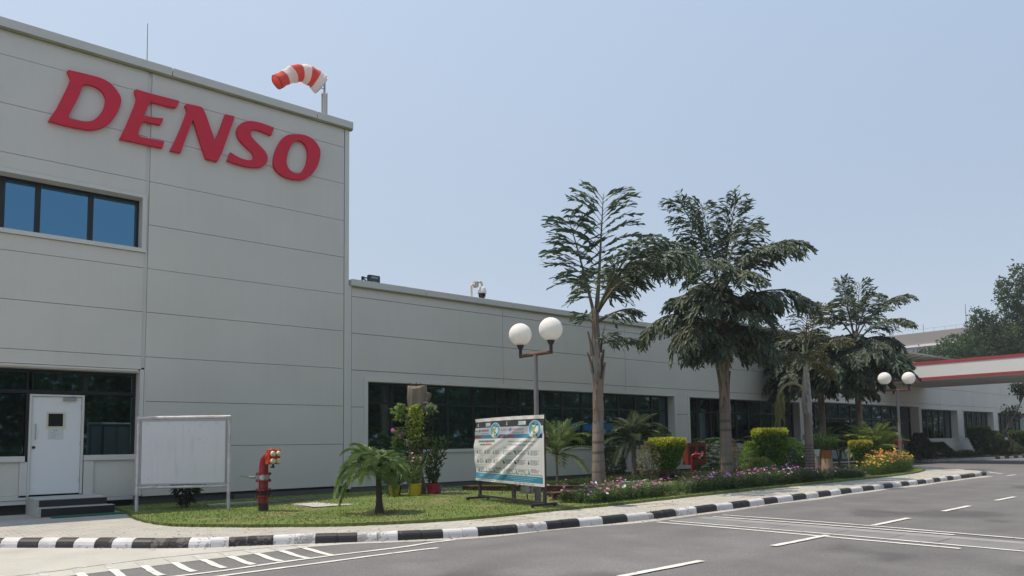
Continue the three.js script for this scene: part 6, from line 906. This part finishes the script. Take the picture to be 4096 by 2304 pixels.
// --- across the road, seen mirrored in the windows
for (let i = 0; i < 15; i++) { const x = 1 + i * 6.1 + rr(-1, 1), z = 12.5 + rr(-1.2, 1.8), H = rr(9, 11.5), w = rr(2.6, 3.6); tree('roadside_tree', 'leafy tree across the road, seen only as a dark reflection in the windows', x, z, H, [[0, H - w * 0.9, 0, w], [-1.6, H - w * 1.6, rr(-1, 1), w * 0.85], [1.7, H - w * 1.9, rr(-1, 1), w * 0.9], [0.2, H * 0.36, -0.6, w * 0.8]], 0.25, 3400, 0.42, [0.035, 0.075, 0.030], [0.07, 0.14, 0.045], { group: 'trees mirrored in the windows', clump: 1.8 }); }
{ // the wood behind those trees
  const L = new Leaves(); for (let i = 0; i < 52000; i++) { const x = i < 26000 ? rr(-10, 40) : rr(-15, 240), z = rr(17, 22), top = (x < 35 ? 12.3 : 11.5) + 2.2 * Math.sin(x * 0.23) + 1.3 * Math.sin(x * 0.61 + 1); L.leaf(V(x, top * Math.pow(rnd(), 0.9), z), rv(), rv(), (x < 40 ? 0.6 : 1) * rr(0.7, 1.2), (x < 40 ? 0.6 : 1) * rr(0.4, 0.7), jit([0.034, 0.066, 0.028], 0.4)); }
  const o = new THREE.Mesh(L.geo(), M.leaf); o.name = 'roadside_wood'; o.castShadow = o.receiveShadow = true; o.userData = { kind: 'stuff', label: 'dense wood across the road, seen only mirrored in the windows', category: 'wood' }; scene.add(o);
}
{
  const sh = thing('blue_shelter', 'low blue roofed shelter across the road, seen only mirrored in the long window', 'shelter', [49, 0, 8.5]);
  part('roof', [bx(43, 55, 2.7, 3.25, 7.4, 7.5), bx(43, 55, 3.26, 3.32, 7.4, 10)], mat([0.03, 0.22, 0.55], 0.4), sh); for (const x of [43.3, 47, 51, 54.7]) part('post', rod([x, 0.1, 7.6], [x, 3.2, 7.6], 0.06, 10), M.white, sh); part('back_wall', bx(43, 55, 0.1, 2.6, 9.8, 9.95), mat([0.3, 0.3, 0.3], 0.8), sh);
  const L = new Leaves(); for (let i = 0; i < 16000; i++) { const p = V(rr(-6, 95), rr(0.2, 1.7), 6.2 + rr(-0.6, 0.6)); if (p.x > 41 && p.x < 57 && rnd() < 0.8) continue; L.leaf(p, rv(), rv(), 0.3, 0.16, jit([0.05, 0.09, 0.03], 0.35)); } const o = new THREE.Mesh(L.geo(), M.leaf); o.name = 'roadside_hedge'; o.castShadow = o.receiveShadow = true; o.userData = { kind: 'stuff', label: 'long hedge across the road, seen only mirrored in the windows', category: 'hedge' }; scene.add(o);
}
{ // somebody by the entrance, half hidden by the farther lamp post
  const x = 44.9, z = -18.1, N = 72, S = 2.0, o = V(x, 0.03, z), mc = new MarchingCubes(N, M.black, false, false, 120000);
  const f = V(-0.75, 0, 0.66), s = V(0.66, 0, 0.75), P = (a, y, b = 0) => V(0, y, 0).addScaledVector(s, a).addScaledVector(f, b);
  const bones = [[P(0, 1.60, 0.02), P(0, 1.66, 0.01), 0.098, 0.10], [P(0, 1.42), P(0, 1.54), 0.062, 0.058], [P(-0.14, 1.38), P(0.14, 1.38), 0.085, 0.085], [P(0, 1.30), P(0, 1.0), 0.15, 0.135], [P(0, 0.98), P(0, 0.90), 0.14, 0.145],
    [P(-0.19, 1.38), P(-0.25, 1.10, -0.02), 0.058, 0.045], [P(-0.25, 1.10, -0.02), P(-0.24, 0.86, 0.06), 0.043, 0.032], [P(-0.24, 0.84, 0.07), P(-0.235, 0.75, 0.09), 0.036, 0.026], [P(0.19, 1.38), P(0.25, 1.10, -0.02), 0.058, 0.045], [P(0.25, 1.10, -0.02), P(0.23, 0.87, 0.08), 0.043, 0.032], [P(0.23, 0.85, 0.09), P(0.22, 0.76, 0.11), 0.036, 0.026],
    [P(-0.09, 0.88), P(-0.10, 0.48, 0.02), 0.092, 0.062], [P(-0.10, 0.48, 0.02), P(-0.10, 0.09, -0.01), 0.06, 0.042], [P(-0.10, 0.05, -0.02), P(-0.11, 0.04, 0.16), 0.045, 0.038], [P(0.09, 0.88), P(0.10, 0.48, 0.02), 0.092, 0.062], [P(0.10, 0.48, 0.02), P(0.10, 0.09, -0.01), 0.06, 0.042], [P(0.10, 0.05, -0.02), P(0.12, 0.04, 0.16), 0.045, 0.038], [P(0, 1.60, 0.10), P(0, 1.585, 0.115), 0.022, 0.018]];
  const cap = (p, [a, b, r0, r1]) => { const ab = b.clone().sub(a), t = clamp(p.clone().sub(a).dot(ab) / ab.lengthSq()); return p.distanceTo(a.clone().addScaledVector(ab, t)) - lerp(r0, r1, t); };
  const h = N / 2; for (let k = 0; k < N; k++) for (let j = 0; j < N; j++) for (let i = 0; i < N; i++) { const p = V((i - h) / h, (j - h) / h + 0.92, (k - h) / h); let d = 9; if (Math.abs(p.x) < 0.45 && Math.abs(p.z) < 0.45) for (const b of bones) { const q = cap(p, b), m = 0.04, e = clamp(0.5 + 0.5 * (d - q) / m); d = lerp(d, q, e) - m * e * (1 - e); } mc.field[i + j * N + k * N * N] = -d; }
  mc.isolation = 0; mc.update(); const c = mc.count, pos = new Float32Array(c * 3), nor = new Float32Array(c * 3), col = new Float32Array(c * 3);
  for (let i = 0; i < c; i++) { const a = [mc.positionArray[3 * i], mc.positionArray[3 * i + 1] + 0.92, mc.positionArray[3 * i + 2]]; pos.set([a[0] + o.x, a[1] + o.y, a[2] + o.z], 3 * i); nor.set([mc.normalArray[3 * i], mc.normalArray[3 * i + 1], mc.normalArray[3 * i + 2]], 3 * i); const arm = Math.abs(a[0] * s.x + a[2] * s.z) > 0.185; col.set(a[1] > 1.47 ? [0.25, 0.14, 0.09] : a[1] > 0.97 && !(arm && a[1] < 1.16) ? [0.42, 0.03, 0.06] : arm && a[1] > 0.7 ? [0.25, 0.14, 0.09] : a[1] > 0.08 ? [0.03, 0.035, 0.05] : [0.015, 0.015, 0.015], 3 * i); }
  const g = new THREE.BufferGeometry(); g.setAttribute('position', new THREE.BufferAttribute(pos, 3)); g.setAttribute('normal', new THREE.BufferAttribute(nor, 3)); g.setAttribute('color', new THREE.BufferAttribute(col, 3));
  const t = thing('person', 'person in a red top and pale cap standing by the entrance behind the far lamp', 'person', [x, 0.03, z]); part('body', g, mat([1, 1, 1], 0.8, { vertexColors: true }), t);
  part('cap', [lathe([[0.112, 1.66], [0.115, 1.72], [0.09, 1.78], [0.04, 1.805], [0.001, 1.81]], x, 0.03, z, 20), rod([x + f.x * 0.05, 1.70, z + f.z * 0.05], [x + f.x * 0.17, 1.685, z + f.z * 0.17], 0.06, 10, 0.05)], mat([0.55, 0.60, 0.66], 0.7), t);
}
{ // dry leaves and grit blown against the kerb and over the path
  const L = new Leaves(); for (let i = 0; i < 420; i++) { const s = rr(kerbS(2.5), kerbS(33)), [p, q] = kerbAt(s), road = rnd() < 0.45, o = road ? -Math.abs(rr(0.02, 0.3)) * rr(0.2, 1) : rr(0.2, 1.5), y = road ? 0.012 : 0.148, a = rnd() * 6.283; L.leaf(V(p.x + q.x * o, y, p.z + q.z * o), V(Math.cos(a), 0.12, Math.sin(a)).normalize(), UP, rr(0.025, 0.07), rr(0.015, 0.03), pick([[0.20, 0.13, 0.06], [0.12, 0.08, 0.045], [0.25, 0.20, 0.10], [0.10, 0.12, 0.04], [0.40, 0.15, 0.28]])); }
  for (let i = 0; i < 160; i++) { const x = rr(5.5, 16), z = rr(-17, -12.2), a = rnd() * 6.283; L.leaf(V(x, lawnY(x, z) + 0.03, z), V(Math.cos(a), 0.15, Math.sin(a)).normalize(), UP, rr(0.04, 0.09), rr(0.02, 0.035), pick([[0.26, 0.19, 0.09], [0.16, 0.11, 0.06], [0.30, 0.26, 0.12]])); }
  const o = new THREE.Mesh(L.geo(), M.flower); o.name = 'fallen_leaves'; o.castShadow = o.receiveShadow = true; o.userData = { kind: 'stuff', label: 'scattered dry leaves along the kerb, path and lawn', category: 'leaf litter' }; scene.add(o);
}
renderer.render(scene, camera);
